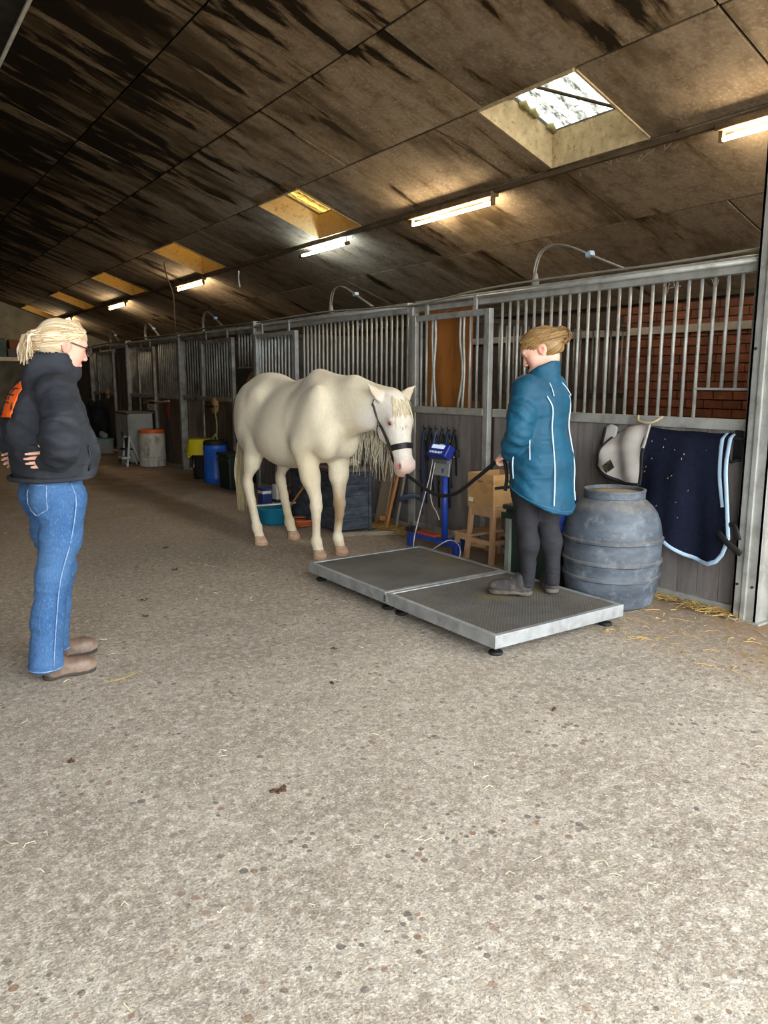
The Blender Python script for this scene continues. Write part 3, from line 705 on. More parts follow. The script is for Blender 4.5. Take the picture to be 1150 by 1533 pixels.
# mane, forelock and tail
mane_m = mat('white_mane', 'e2dabf', .55, var=.35, scale=40, stretch=(1, 1, .1), spec=.3)
rg = random.Random(3)
mb = MB(); rt = []
for i in range(210):
    t = i / 209 + rg.uniform(-.02, .02); x = .44 + .50 * t; cy = .15 * max(0, (x - .4) / .6); cz = 1.462 - .03 * t - .09 * max(0, (x - .7) / .3)
    lenz = (.42 + .42 * rg.random() ** 1.6) * (1.0 - .10 * t); out = .155 - .05 * t + rg.uniform(0, .03)
    zb = cz - lenz
    pts = [(x, cy - .01, cz - .01), (x + rg.uniform(-.01, .01), cy + .055, cz - .03), (x + .01, cy + out, cz - .17), (x + rg.uniform(-.02, .04), cy + out + rg.uniform(0, .03), cz - .17 - (lenz - .17) * .5), (x + rg.uniform(-.03, .07), cy + out + rg.uniform(-.03, .03), zb)]
    rt.append((pts, rg.uniform(.005, .010), .0012))
strands(mb, rt); mb.build('mane', mane_m, horse, True)
mb = MB(); rt = []
for i in range(110):
    s0 = rg.uniform(-.06, .055); s1 = s0 * 1.5 + rg.uniform(-.015, .03); tt = rg.uniform(.05, .27)
    rt.append(([HH(-.06, s0 * .6, -.03), HH(-.02, s0, .045), HH(tt * .45, (s0 + s1) / 2, .092 - abs(s0) * .4), HH(tt, s1, .090 - abs(s1) * .35)], rg.uniform(.004, .006), .0015))
strands(mb, rt); mb.build('forelock', mat('forelock_hair', 'e2d6b6', .55, var=.25, scale=40, stretch=(1, 1, .1), spec=.3), horse, True)
mb = MB(); rt = []
for i in range(170):
    an = rg.uniform(0, 6.28); q = rg.random() ** .5; dx, dy = math.cos(an) * q, math.sin(an) * q; zb = rg.uniform(.22, .5)
    rt.append(([(-.77, 0.0, 1.28), (-.83 + dx * .02, -.01 + dy * .03, 1.18), (-.85 + dx * .035, -.06 + dy * .06, .95), (-.83 + dx * .05, -.12 + dy * .075, .62), (-.80 + dx * .045, -.14 + dy * .055, zb)], rg.uniform(.007, .012), .002))
strands(mb, rt); mb.build('tail', mat('tail_hair', 'c3b48c', .6, var=.4, scale=40, stretch=(1, 1, .1)), horse, True)
# halter, worn by the horse
halter_m = mat('black_leather', '1e1a1c', .45, var=.25, scale=30, bump=.2)
brass_m = mat('brass', 'c9b98a', .3, metal=.9, var=.15)
halter = thing('halter', 'black leather halter with metal rings on the white horse head', 'halter', HORSE_LOC, HORSE_ROT)
def strap(pts, name, w=.021, up=None, m=None):
    mb = MB(); P_ = smooth_path(pts, 4); n = len(P_); vs = []; fs = []
    axis = np.array(HH(.3, 0, -.05))
    for i, p in enumerate(P_):
        d = (P_[min(i + 1, n - 1)] - P_[max(i - 1, 0)]).normalized()
        q = Vector(HH(float(np.dot(np.array(p) - np.array(HH(0)), HAX)), 0, -.05)); o = (p - q); o = (o - d * o.dot(d)).normalized(); s_ = d.cross(o) * w
        for u, v in ((-1, 0), (1, 0), (1, 1), (-1, 1)): vs.append(p + s_ * u + o * (.006 * v))
    for i in range(n - 1):
        for k in range(4): fs.append((i * 4 + k, i * 4 + (k + 1) % 4, i * 4 + 4 + (k + 1) % 4, i * 4 + 4 + k))
    fs += [(0, 1, 2, 3), tuple((n - 1) * 4 + k for k in (3, 2, 1, 0))]
    mb.add(vs, fs); return mb.build(name, m or halter_m, halter, True, angle=40)
def hs(t, ang, n0=-.05, add=.003):
    o = np.array(HH(t, 0, n0)); d = HSD * math.cos(R(ang)) + HFR * math.sin(R(ang))
    return tuple(surf(HB, o, d) + nv(d) * add)
strap([hs(.385, k) for k in range(0, 361, 20)], 'noseband', .022)
for s in (-1, 1):
    an = 180 if s < 0 else 0; w = lambda t, k, n0=-.05: hs(t, an - s * k if s > 0 else 180 + k, n0)
    strap([hs(.385, 180 + 8 if s < 0 else -8), hs(.32, 180 + 10 if s < 0 else -10), hs(.23, 180 + 17 if s < 0 else -17), hs(.155, 180 + 27 if s < 0 else -27)], 'cheek_strap')
    strap([hs(.155, 180 + 27 if s < 0 else -27), hs(.09, 180 + 18 if s < 0 else -18), hs(.04, 180 + 12 if s < 0 else -12, -.06), hs(.0, 180 + 5 if s < 0 else -5, -.08), HH(-.045, s * .045, -.10)], 'crown_strap')
    strap([hs(.155, 180 + 27 if s < 0 else -27), hs(.215, 180 + 46 if s < 0 else -46), hs(.27, 180 + 70 if s < 0 else -70)], 'throat_strap', .011)
    for t, k in ((.385, 8), (.155, 27)):
        c = Vector(hs(t, 180 + k if s < 0 else -k, add=.008)); d = Vector(HSD) * s
        mb = MB(); u = d.orthogonal().normalized(); v = d.cross(u)
        mb.tube([c + (u * math.cos(q) + v * math.sin(q)) * .017 for q in [2 * math.pi * i / 14 for i in range(15)]], .004, 6, False)
        mb.build('ring', brass_m, halter, True)
strap([hs(.385, 188), tuple(np.array(HH(.44, -.045, -.10))), HH(.475, 0, -.135), HH(.44, .045, -.10), hs(.385, -8)], 'chin_strap', .010)
strap([HH(.475, 0, -.132), HH(.40, 0, -.16), hs(.29, 270)], 'under_jaw_strap', .009)
# ------------------------------------------------------------------ people
skin_m = None
def skin_material():
    m, nt, b = base('skin'); at = nt.nodes.new('ShaderNodeVertexColor'); at.layer_name = 'Col'
    L(nt, at.outputs[0], b.inputs['Base Color']); b.inputs['Roughness'].default_value = .55; b.inputs['Specular IOR Level'].default_value = .35
    b.inputs['Subsurface Weight'].default_value = .08; b.inputs['Subsurface Radius'].default_value = (.02, .008, .004)
    return m
def frame(yaw, pitch):
    """head axes: forward, left, up as numpy rows; pitch > 0 looks down"""
    M = Euler((0, R(pitch), R(yaw)), 'XYZ').to_matrix(); A = np.array(M)
    return A[:, 0], A[:, 1], A[:, 2]
def head_sdf(B, c, yaw, pitch, k=1.0):
    f, l, u = frame(yaw, pitch); c = np.array(c)
    rot = (0, pitch, yaw); H = lambda x, y, z: tuple(c + (f * x + l * y + u * z) * k)
    E = lambda p, r, kk=.02, op='add': B.ell(H(*p), tuple(np.array(r) * k), rot, kk, op)
    E((-.015, 0, .030), (.098, .075, .090)); E((.035, 0, .0), (.062, .063, .095), .03); E((.040, 0, -.060), (.052, .050, .055), .03)
    E((.078, 0, -.098), (.020, .022, .018), .03); E((.058, 0, .05), (.045, .055, .045), .03)
    for s in (-1, 1):
        E((.062, s * .036, -.022), (.030, .026, .028), .025)                  # cheek
        E((.094, s * .033, .016), (.016, .019, .012), .012, 'sub')             # eye socket
        E((.083, s * .033, .014), (.016, .017, .014), .006)                    # lids over the eyeball
        E((.093, s * .030, .034), (.010, .024, .006), .015)                    # brow
        E((-.008, s * .077, .000), (.024, .010, .034), .006); E((-.016, s * .083, .006), (.020, .008, .026), .004)  # ear
        E((-.004, s * .090, .004), (.011, .008, .017), .004, 'sub')
        E((.108, s * .010, -.032), (.010, .009, .008), .008)                   # nostril wing
    B.cone(H(.096, 0, .022), H(.119, 0, -.026), .0075 * k, .0105 * k, .012)
    E((.096, 0, -.062), (.012, .024, .006), .006); E((.094, 0, -.074), (.011, .021, .006), .006)
    B.cone(H(.110, -.022, -.0675), H(.110, .022, -.0675), .0014, .0014, .003, op='sub')
    return H, f, l, u
def hand_sdf(B, wrist, d, pn, side, curl=(.25, .3, .35, .4), thumb_out=.6, size=1.0, spread=2.0):
    """hand from wrist along d, palm normal pn; side = +1 when the thumb leaves to pn x d"""
    w = np.array(wrist); d = nv(d); pn = np.array(pn, float); pn = nv(pn - d * np.dot(pn, d)); sd = np.cross(pn, d) * side
    tip = w + d * .088 * size
    for q in (-.030, -.010, .010, .030):
        B.cone(w + sd * q * .6, tip + sd * q, .013 * size, .0125 * size, .012)
    lens = (.072, .082, .077, .060); offs = (.031, .010, -.011, -.031)
    for L_, o, cu in zip(lens, offs, curl):
        p = tip + sd * o * size; dirn = d + sd * o * spread; a = 0.0
        for seg, (fr_, r) in enumerate(((.45, .0092), (.30, .0085), (.25, .0075))):
            a += cu * (.9 if seg == 0 else 1.0); v = nv(dirn) * math.cos(a) + pn * math.sin(a)
            q = p + v * L_ * fr_ * size; B.cone(p, q, r * size, r * .93 * size, .004); p = q
    p = w + d * .018 * size + sd * .024 * size; q = p + (d * .55 + sd * thumb_out + pn * .25) * .045 * size
    r_ = q + (d * .8 + sd * .25 + pn * .35) * .034 * size; e = r_ + (d * .85 + sd * .05 + pn * .45) * .026 * size
    B.cone(p, q, .015, .0115, .008); B.cone(q, r_, .0108, .010, .004); B.cone(r_, e, .010, .008, .004)
    return tip, sd
def cloth_relief(V, F, amp, scale, seed=0, mask=None, ridge=True):
    n = vnoise(V * np.array(scale), seed) * .65 + vnoise(V * np.array(scale) * 2.1, seed + 1) * .35
    if ridge: n = 1 - 2 * np.abs(n) - .4
    if mask is not None: n = n * mask
    return V + vnormals(V, F) * (n * amp)[:, None]
def hair_strands(acc, lines, r=.0022, jitter=.004, rg=random.Random(5)):
    for pts in lines:
        pp = smooth_path([Vector(p) + Vector((rg.uniform(-1, 1), rg.uniform(-1, 1), rg.uniform(-1, 1))) * jitter for p in pts], 3)
        mb = MB(); mb.tube(pp, [r * (1.15 - .7 * i / (len(pp) - 1)) for i in range(len(pp))], 4, False); acc.append((mb, rg.random()))
def strands_object(acc, m, parent, cols):
    V, F, C, o = [], [], [], 0; c0, c1 = np.array(lin(cols[0])), np.array(lin(cols[1]))
    for mb, q in acc:
        V += mb.v; F += [tuple(i + o for i in f) for f in mb.f]; C += [c0 * (1 - q) + c1 * q] * len(mb.v); o += len(mb.v)
    return inst('hair_strands', np_mesh('hair_strands', np.array(V), np.array(F), m, np.array(C)), parent)
def hair_cap(H, f, l, u, k, seed, bun, cols, parent, c, hairline=.052, lines_n=760, r=.0024, loops=0, tails=0):
    """combed-back hair drawn to a knot at point bun (head coordinates)"""
    rg = random.Random(seed); B = Body(tuple(np.array(c) - .24), tuple(np.array(c) + .24), .006)
    rot = None
    Mh = np.stack([f, l, u], 1); eu = tuple(math.degrees(a) for a in Matrix(Mh.tolist()).to_euler())
    E = lambda p, r_, kk=.02, op='add': B.ell(H(*p), tuple(np.array(r_) * k), eu, kk, op)
    E((-.018, 0, .036), (.108, .084, .094), 0); E((-.055, 0, .00), (.070, .072, .075), .03); E((.045, 0, .062), (.060, .066, .045), .03)
    E((.082, 0, -.045), (.075, .11, .094), .012, 'sub'); E((.035, .09, -.055), (.060, .05, .075), .012, 'sub'); E((.035, -.09, -.055), (.060, .05, .075), .012, 'sub')
    E((-.008, .09, -.004), (.026, .022, .036), .006, 'sub'); E((-.008, -.09, -.004), (.026, .022, .036), .006, 'sub')
    E((-.02, 0, -.125), (.13, .12, .080), .012, 'sub')
    bx, by, bz = bun
    B.cone(H(-.085, 0, bz + .005), H(bx + .01, by, bz), .035 * k, .022 * k, .025)
    E(bun, (.030, .032, .036), .012)
    V, F = B.polys(2)
    dirs = V - np.array(H(bx, by, bz)); ang = np.arctan2(dirs @ l, dirs @ u); V = V + vnormals(V, F) * (np.sin(ang * 40 + vnoise(V * 30, seed) * 2) * .0020)[:, None]
    q = vnoise(np.stack([ang * 9, ang * 0, V @ f * 3], 1), seed) * .5 + .5; q = q * .7 + .3 * (vnoise(np.stack([ang * 24, ang * 0, V @ f * 4], 1), seed + 1) * .5 + .5)
    colr = np.array(lin(cols[0]))[None] * (1 - q[:, None]) + np.array(lin(cols[1]))[None] * q[:, None]; m = hair_mat('hair_' + cols[0])
    inst('hair', np_mesh('hair', V, F, m, colr), parent)
    mb = []; lines = []
    top = np.array(H(0, 0, .03))
    for i in range(lines_n):
        # root on the hairline arc, travelling over the skull to the knot
        a = rg.uniform(-1.9, 1.9); sx = .10 * math.cos(a * .55) - .02; sy = .082 * math.sin(a); sz = .085 + .045 * math.cos(a) - .035
        st = np.array((sx * 1.0, sy, sz)); en = np.array((bx + .02, by + rg.uniform(-.015, .015), bz + rg.uniform(-.015, .02)))
        pts = []
        for q in range(5):
            t = q / 4; p = st * (1 - t) + en * t; cc = np.array((-.018, 0, .030)); d = p - cc; rr = np.array((.112, .088, .098)); ln = math.sqrt(((d / rr) ** 2).sum())
            if q < 4:
                dd = f * d[0] + l * d[1] + u * d[2]; pts.append(tuple(surf(B, H(*cc), dd, .2) + nv(dd) * .0012)); continue
            pts.append(H(*p))
        lines.append(pts)
    hair_strands(mb, lines, r, .0014, rg)
    lines = []
    for i in range(loops):
        a0 = rg.uniform(0, 6.28); rr = rg.uniform(.022, .048); tilt = rg.uniform(-.7, .7)
        lines.append([H(bx + math.cos(a0 + t) * rr * .75 + rg.uniform(-.008, .008), by + math.sin(a0 + t) * rr * tilt + rg.uniform(-.02, .02), bz + math.sin(a0 + t) * rr) for t in (0, .8, 1.6, 2.4, 3.2, 4.0)])
    for i in range(tails):
        o = rg.uniform(-.03, .03); ln = rg.uniform(.05, .13)
        lines.append([H(bx + rg.uniform(-.01, .02), by + o, bz + .02), H(bx - .03 + rg.uniform(-.015, .0), by + o * 1.4, bz + .01), H(bx - .035 + rg.uniform(-.02, .02), by + o * 1.5, bz - ln * .5), H(bx - .02 + rg.uniform(-.03, .03), by + o * 1.3, bz - ln)])
    hair_strands(mb, lines, r * 1.1, .004, rg)
    return strands_object(mb, m, parent, cols)
def hair_mat(name):
    m, nt, b = base(name); at = nt.nodes.new('ShaderNodeVertexColor'); at.layer_name = 'Col'
    L(nt, at.outputs[0], b.inputs['Base Color']); b.inputs['Roughness'].default_value = .42; b.inputs['Specular IOR Level'].default_value = .4
    return m
def skin_cols(V, F, H, k):
    c = np.tile(np.array(lin('dfae98')), (len(V), 1)); n = vnoise(V * 30, 2)[:, None]
    c = c * (1 + .05 * n)
    for p, rad, col, w in (((.11, 0, -.068), .024, 'b0605a', .75), ((.07, .045, -.02), .035, 'd98d7c', .5), ((.07, -.045, -.02), .035, 'd98d7c', .5), ((-.01, .085, 0), .035, 'd98878', .5), ((-.01, -.085, 0), .035, 'd98878', .5), ((.115, 0, -.028), .02, 'd68f80', .5)):
        d = np.linalg.norm(V - np.array(H(*p)), axis=1); ww = (np.clip((rad - d) / rad * 2, 0, 1) * w)[:, None]; c = c * (1 - ww) + np.array(lin(col)) * ww
    return np.clip(c, 0, 1)
def eyes(H, parent, k):
    wm = mat('eye_white', 'd8d2cc', .2, var=.05); im = mat('eye_iris', '40506a', .15, var=.1)
    for s in (-1, 1):
        e = MB().lathe([(0, -.0115)] + [(.0115 * math.cos(t), .0115 * math.sin(t)) for t in [R(-70 + 20 * i) for i in range(8)]] + [(0, .0115)], 12).build('eye', wm, parent, True); e.location = Vector(H(.0845, s * .033, .013))
        q = MB().lathe([(0, -.006)] + [(.006 * math.cos(t), .006 * math.sin(t)) for t in [R(-60 + 30 * i) for i in range(5)]] + [(0, .006)], 10).build('iris', im, parent, True); q.location = Vector(H(.0915, s * .033, .012))
def surf_path(B, pts_dirs, add=.002):
    return [tuple(surf(B, o, d, .5) + nv(d) * add) for o, d in pts_dirs]
def shoe(parent, loc, yaw, ln, upper_m, sole_m, lace_m, high=.085, wide=.042, toe_r=.040, chunky=0.0):
    """shoe pointing along local +x of yaw; heel at -.3 length"""
    B = Body((-.16, -.08, -.01), (.24, .08, .2), .006); x0, x1 = -.30 * ln, .70 * ln
    B.ell((x0 + .055, 0, .05), (.05, .036, .055), k=0); B.cone((x0 + .055, 0, .045), (x0 + .06, 0, high), .040, .038, .02)
    B.cone((x0 + .06, 0, .04), (x1 - .07, 0, .036), .040, .043, .02); B.ell((x1 - .065, 0, .036), (.066, wide, toe_r), k=.03)
    B.cone((x0 + .085, 0, high - .02), (x1 - .09, 0, .05), .032, .026, .03)
    B.cone((x0 + .055, 0, high + .05), (x0 + .06, 0, high - .005), .032, .030, .004, op='sub')
    B.cut((0, 0, .012), (0, 0, -1), .004); V, F = B.polys(2)
    V = cloth_relief(V, F, .0015, (40, 40, 40), 3)
    M = Matrix.Translation(loc) @ Matrix.Rotation(yaw, 4, 'Z')
    up = inst('shoe', np_mesh('shoe', V, F, upper_m), parent); up.matrix_local = M
    sb = Body((-.16, -.08, -.01), (.24, .08, .06), .005)
    sb.cone((x0 + .045, 0, .014), (x1 - .055, 0, .014), .040 + chunky, wide + .005 + chunky, .0)
    sb.ell((.02, .0, .0), (.04, .08, .006), k=.01, op='sub')
    sb.cut((0, 0, .0), (0, 0, -1)); sb.cut((0, 0, .022 + chunky), (0, 0, 1)); V, F = sb.polys(1)
    inst('sole', np_mesh('sole', V, F, sole_m), up)
    mb = MB()
    for i in range(4):
        xa, xb = x0 + .085, x1 - .09; t_ = .12 + i * .22; x = xa + (xb - xa) * t_; z = (high - .02) * (1 - t_) + .05 * t_ + .032 - .006 * t_
        for q_ in (-1, 1): mb.tube(smooth_path([(x - .008, -.022 * q_, z - .010), (x, 0, z + .003), (x + .010, .022 * q_, z - .012)], 4), .0030, 6)
    mb.build('laces', lace_m, up, True)
    return up

# ---- woman with folded-back arms, charcoal jacket and jeans
def woman_in_jeans():
    T = thing('person', 'woman in charcoal jacket and blue jeans standing with hands on hips', 'person', (.80, 3.945, 0), R(6))
    hc = (.044, 0, 1.578); B = Body((-.42, -.55, 0.0), (.30, .55, 1.76), .0055)
    H, f, l, u = head_sdf(B, hc, 2, 14)
    B.cone(H(-.025, 0, -.06), (-.03, 0, 1.40), .052, .058, .03)
    B.cone((-.05, 0, 1.10), (-.05, 0, 1.33), .09, .11, .05, side=(0, 1, 0), fl0=1.3, fl1=1.25)
    for s, fx, fy in ((-1, -.155, -.115), (1, -.045, .135)):
        B.chain([(-.04, s * .08, .90), (-.02 + .45 * fx + (.03 if s > 0 else -.01), s * .10, .52), (fx - .02, fy, .09)], [.06, .04, .035], .04)
        B.cone((fx - .02, fy, .07), (fx + .08, fy, .035), .03, .025, .02)
        B.chain([(-.05, s * .15, 1.36), (-.11, s * .43, 1.14)], [.05, .042], .03)
    wr, wl = (-.075, -.285, 1.085), (-.075, .275, 1.05)
    B.cone((-.11, -.43, 1.14), wr, .038, .028, .02); B.cone((-.11, .43, 1.14), wl, .038, .028, .02)
    hand_sdf(B, wr, (-1, .16, -.10), (.15, 1, .0), 1, (.10, .12, .15, .22), .6, .95, .9)
    hand_sdf(B, wl, (-.88, -.40, -.12), (.4, -1, 0), -1, (.12, .14, .16, .2), .4, .95, .9)
    V, F = B.polys(1); inst('body', np_mesh('body', V, F, skin_m, skin_cols(V, F, H, 1)), T)
    eyes(H, T, 1)
    # jacket
    J = Body((-.46, -.58, .86), (.32, .58, 1.66), .0065); sy = (0, 1, 0)
    J.cone((-.035, 0, 1.00), (-.035, 0, 1.16), .186, .170, 0, sy, 1.10, 1.18); J.cone((-.035, 0, 1.16), (-.035, 0, 1.33), .165, .135, .05, sy, 1.18, 1.32)
    J.cone((-.045, 0, 1.33), (-.025, 0, 1.42), .118, .082, .06, sy, 1.25, 1.5); J.ell((-.128, 0, 1.22), (.10, .17, .14), None, .06)
    J.ell((.045, 0, 1.07), (.115, .18, .11), None, .06)
    for s in (-1, 1):
        J.ell((-.05, s * .175, 1.375), (.085, .075, .07), None, .05)
    for s, w_ in ((-1, (-.095, -.285, 1.085)), (1, (-.09, .275, 1.05))):
        J.chain([(-.05, s * .185, 1.35), (-.085, s * .31, 1.24), (-.125, s * .40, 1.155)], [.084, .086, .076], .04)
        J.chain([(-.125, s * .40, 1.155), ((-.125 + w_[0]) / 2, s * .35, 1.125), w_, (w_[0] - .05, w_[1] * .97, w_[2] - .01)], [.080, .072, .054, .040], .03)
    J.cut((0, 0, .965), (0, 0, -1), .03)
    # standing collar
    J.cone((-.045, 0, 1.42), (-.005, 0, 1.51), .100, .098, .02, sy, .92, .90); J.cone((-.0, 0, 1.475), (.075, 0, 1.465), .078, .055, .03, sy, .9, .8)
    J.cone((-.025, 0, 1.475), (.02, 0, 1.63), .079, .088, .008, sy, .92, .92, 'sub'); J.cone((0, 0, 1.495), (.075, 0, 1.53), .06, .058, .01, op='sub')
    V, F = J.polys(2)
    wm_ = np.clip((1.40 - V[:, 2]) / .1, .25, 1)
    V = cloth_relief(V, F, .011, (5, 5, 11), 4, wm_); V = cloth_relief(V, F, .008, (9, 9, 19), 9)
    arm = np.abs(V[:, 1]) > .24
    V = V + vnormals(V, F) * (np.sin((V[:, 2] * 55 + V[:, 0] * 35) + vnoise(V * 9, 2) * 3) * .004 * (arm & (V[:, 2] < 1.25)))[:, None]
    jm = mat('charcoal_jacket', '2c2f35', .78, var=.3, scale=4, dirt='494d53', dscale=5, dlo=.52, dhi=.85, bump=.12, bscale=220, spec=.25)
    inst('jacket', np_mesh('jacket', V, F, jm), T)
    hem = MB(); hem.tube([(-.045 + .186 * math.cos(t), .202 * math.sin(t), .968) for t in [2 * math.pi * i / 40 for i in range(41)]], .012, 6, False)
    hem.build('jacket_hem', jm, T, True)
    # orange emblem on the back
    om = mat('orange_print', 'f0621c', .6, var=.08); dk = mat('print_marks', '2a2224', .7)
    EY, EZ = -.022, .085; zz = [1.18 + .15 * i / 14 for i in range(15)]
    def bk(y, z): return surf(J, (-.07, (y + EY) * .8, z + EZ), (-1, (y + EY) * 1.6, 0), .4) + nv((-1, (y + EY) * 1.6, 0)) * .009
    wd = lambda z: .056 if z < 1.285 else max(.012, math.sqrt(max(0, .056 ** 2 - (z - 1.285) ** 2 * 2.3)))
    em = MB(); em.grid(lambda a, b: tuple(bk((a - .5) * 2 * wd(1.17 + .16 * b), 1.17 + .16 * b)), 12, 14); e = em.build('emblem', om, T, True)
    sm = e.modifiers.new('thick', 'SOLIDIFY'); sm.thickness = .003; sm.offset = 1
    mk = MB()
    for (y0, z0, y1, z1) in ((-.05, 1.205, -.035, 1.235), (-.01, 1.235, .03, 1.24), (-.03, 1.27, .035, 1.275), (0, 1.25, .005, 1.30), (-.035, 1.30, .02, 1.30), (.045, 1.20, .05, 1.24)):
        mk.bar(tuple(bk(y0, z0) + np.array((-.005, 0, 0))), tuple(bk(y1, z1) + np.array((-.005, 0, 0))), .008, .006)
    mk.tube([tuple(bk(wd(z) * 1.12 * s_, z) + np.array((-.002, 0, 0))) for s_ in (1,) for z in zz[6:]], .004, 5)
    mk.build('emblem_marks', dk, e)
    # zip line and pocket welt
    mb = MB(); mb.tube(smooth_path([tuple(surf(J, (0., -.05, z), (.55, -1, 0), .4) + np.array((0, -.004, 0))) for z in (1.00, 1.06, 1.12)], 4), .005, 6); mb.build('pocket_zip', mat('zip_black', '17181b', .5), T, True)
    # jeans
    Q = Body((-.35, -.3, .03), (.26, .3, 1.02), .0065)
    Q.cone((-.035, 0, .99), (-.04, 0, .90), .118, .130, 0, sy, 1.2, 1.18)
    for s in (-1, 1): Q.ell((-.092, s * .085, .875), (.086, .09, .115), None, .04)
    for s, fx, fy in ((-1, -.155, -.115), (1, -.045, .135)):
        kx = -.035 + .45 * fx + (.05 if s > 0 else 0)
        Q.chain([(-.03, s * .092, .86), (-.025 + .2 * fx, s * .098, .68), (kx, s * .102, .50), ((kx + fx - .02) / 2 - .005, (fy + s * .1) / 2, .30), (fx - .015, fy, .075)], [.108, .090, .072, .071, .078], .035)
    Q.cut((0, 0, .055), (0, 0, -1), .01); Q.cut((0, 0, .99), (0, 0, 1), .01)
    V, F = Q.polys(2)
    V = cloth_relief(V, F, .0045, (7, 7, 24), 12, np.clip(1.3 - np.abs(V[:, 2] - .55) * 1.2, .4, 1)); V = cloth_relief(V, F, .003, (14, 14, 40), 15)
    m, nt, b = base('blue_denim'); v = coords(nt); n1 = noise(nt, v, 3.5, 4); n2 = noise(nt, coords(nt, (1, 1, .35)), 160, 3)
    c = mixc(nt, ramp(nt, n1, .35, .7), lin('365a86'), lin('5579a2')); c = mixc(nt, ramp(nt, n2, .5, .85), c, lin('6488b4')); c = mixc(nt, .18, c, lin('2a4468'))
    L(nt, c, b.inputs['Base Color']); b.inputs['Roughness'].default_value = .85; b.inputs['Specular IOR Level'].default_value = .15
    jeans = inst('jeans', np_mesh('jeans', V, F, m), T)
    st = mat('denim_stitch', '7d97b8', .8, var=.4, scale=60)
    for s, fx, fy in ((-1, -.155, -.115), (1, -.045, .135)):
        kx = -.035 + .45 * fx + (.05 if s > 0 else 0)
        axp = [(-.02, s * .09, .95), (-.02, s * .092, .86), (-.02 + .2 * fx, s * .098, .68), (kx, s * .102, .50), ((kx + fx - .02) / 2, (fy + s * .1) / 2, .30), (fx - .015, fy, .08)]
        mb = MB(); mb.tube(smooth_path(surf_path(Q, [(p, (.12, s, 0)) for p in axp], .0015), 5), .003, 5); mb.build('side_seam', st, jeans, True)
        mb = MB(); mb.tube([tuple(surf(Q, (fx - .015, fy, .068), (math.cos(t), math.sin(t), 0), .2) + np.array((math.cos(t), math.sin(t), 0)) * .001) for t in [2 * math.pi * i / 24 for i in range(25)]], .003, 5, False); mb.build('hem_stitch', st, jeans, True)
    corners = [(-1.0, -.28, .945), (-.55, -1.0, .945), (-.55, -1.0, .835), (-.8, -.65, .80), (-1.0, -.28, .835), (-1.0, -.28, .945)]
    mb = MB(); pp = []
    for i in range(5):
        for k_ in range(5):
            t = k_ / 5; a0, a1 = np.array(corners[i]), np.array(corners[i + 1]); q = a0 * (1 - t) + a1 * t
            d = nv((q[0], q[1], 0)); pp.append(tuple(surf(Q, (-.05, -.03, q[2]), d, .4) + d * .002))
    mb.tube(pp, .0025, 5); mb.build('back_pocket', st, jeans, True)
    # shoes
    um = mat('brown_leather', '6b5648', .5, var=.35, scale=14, dirt='8a7a6c', dscale=9, bump=.1); so = mat('dark_rubber', '3a332f', .8); lc = mat('brown_lace', '4a3a30', .8)
    shoe(T, (-.115, -.115, 0), R(-3), .265, um, so, lc); shoe(T, (-.01, .135, 0), R(6), .265, um, so, lc)
    # hair and glasses
    hair_cap(H, f, l, u, 1.0, 11, (-.128, 0, -.002), ('9c7646', 'f3e6c6'), T, hc, loops=70, tails=130, r=.0026)
    gm = mat('tortoise_plastic', '3a2722', .25, var=.4, scale=40); G = thing('glasses', 'brown framed eyeglasses worn by the woman in jeans', 'glasses', T.location, R(6))
    for s in (-1, 1):
        mb = MB(); mb.tube([H(.118, s * .034 + .026 * math.cos(t), .006 + .019 * math.sin(t)) for t in [2 * math.pi * i / 24 for i in range(25)]], .0026, 6, False); mb.build('rim', gm, G, True)
        mb = MB(); mb.tube([H(.116, s * .060, .014), H(.06, s * .076, .018), H(-.005, s * .086, .022), H(-.03, s * .086, .004)], .0028, 6); mb.build('temple', gm, G, True)
        mb = MB(); mb.add([H(.118, s * .034 + .024 * math.cos(t), .006 + .017 * math.sin(t)) for t in [2 * math.pi * i / 20 for i in range(20)]], [tuple(range(20))]); lm_, nt, b = (MATS['lens'], None, None) if 'lens' in MATS else base('lens')
        if b is not None:
            tp_ = nt.nodes.new('ShaderNodeBsdfTransparent'); gl_ = nt.nodes.new('ShaderNodeBsdfGlossy'); gl_.inputs['Roughness'].default_value = .05; mx_ = nt.nodes.new('ShaderNodeMixShader'); mx_.inputs[0].default_value = .12; L(nt, tp_.outputs[0], mx_.inputs[1]); L(nt, gl_.outputs[0], mx_.inputs[2]); L(nt, mx_.outputs[0], nt.nodes['Material Output'].inputs['Surface'])
        mb.build('lens', lm_, G)
    mb = MB(); mb.tube([H(.118, -.010, .010), H(.122, 0, .013), H(.118, .010, .010)], .0026, 6); mb.build('bridge', gm, G, True)
    return T
skin_m = skin_material()
W1 = woman_in_jeans()

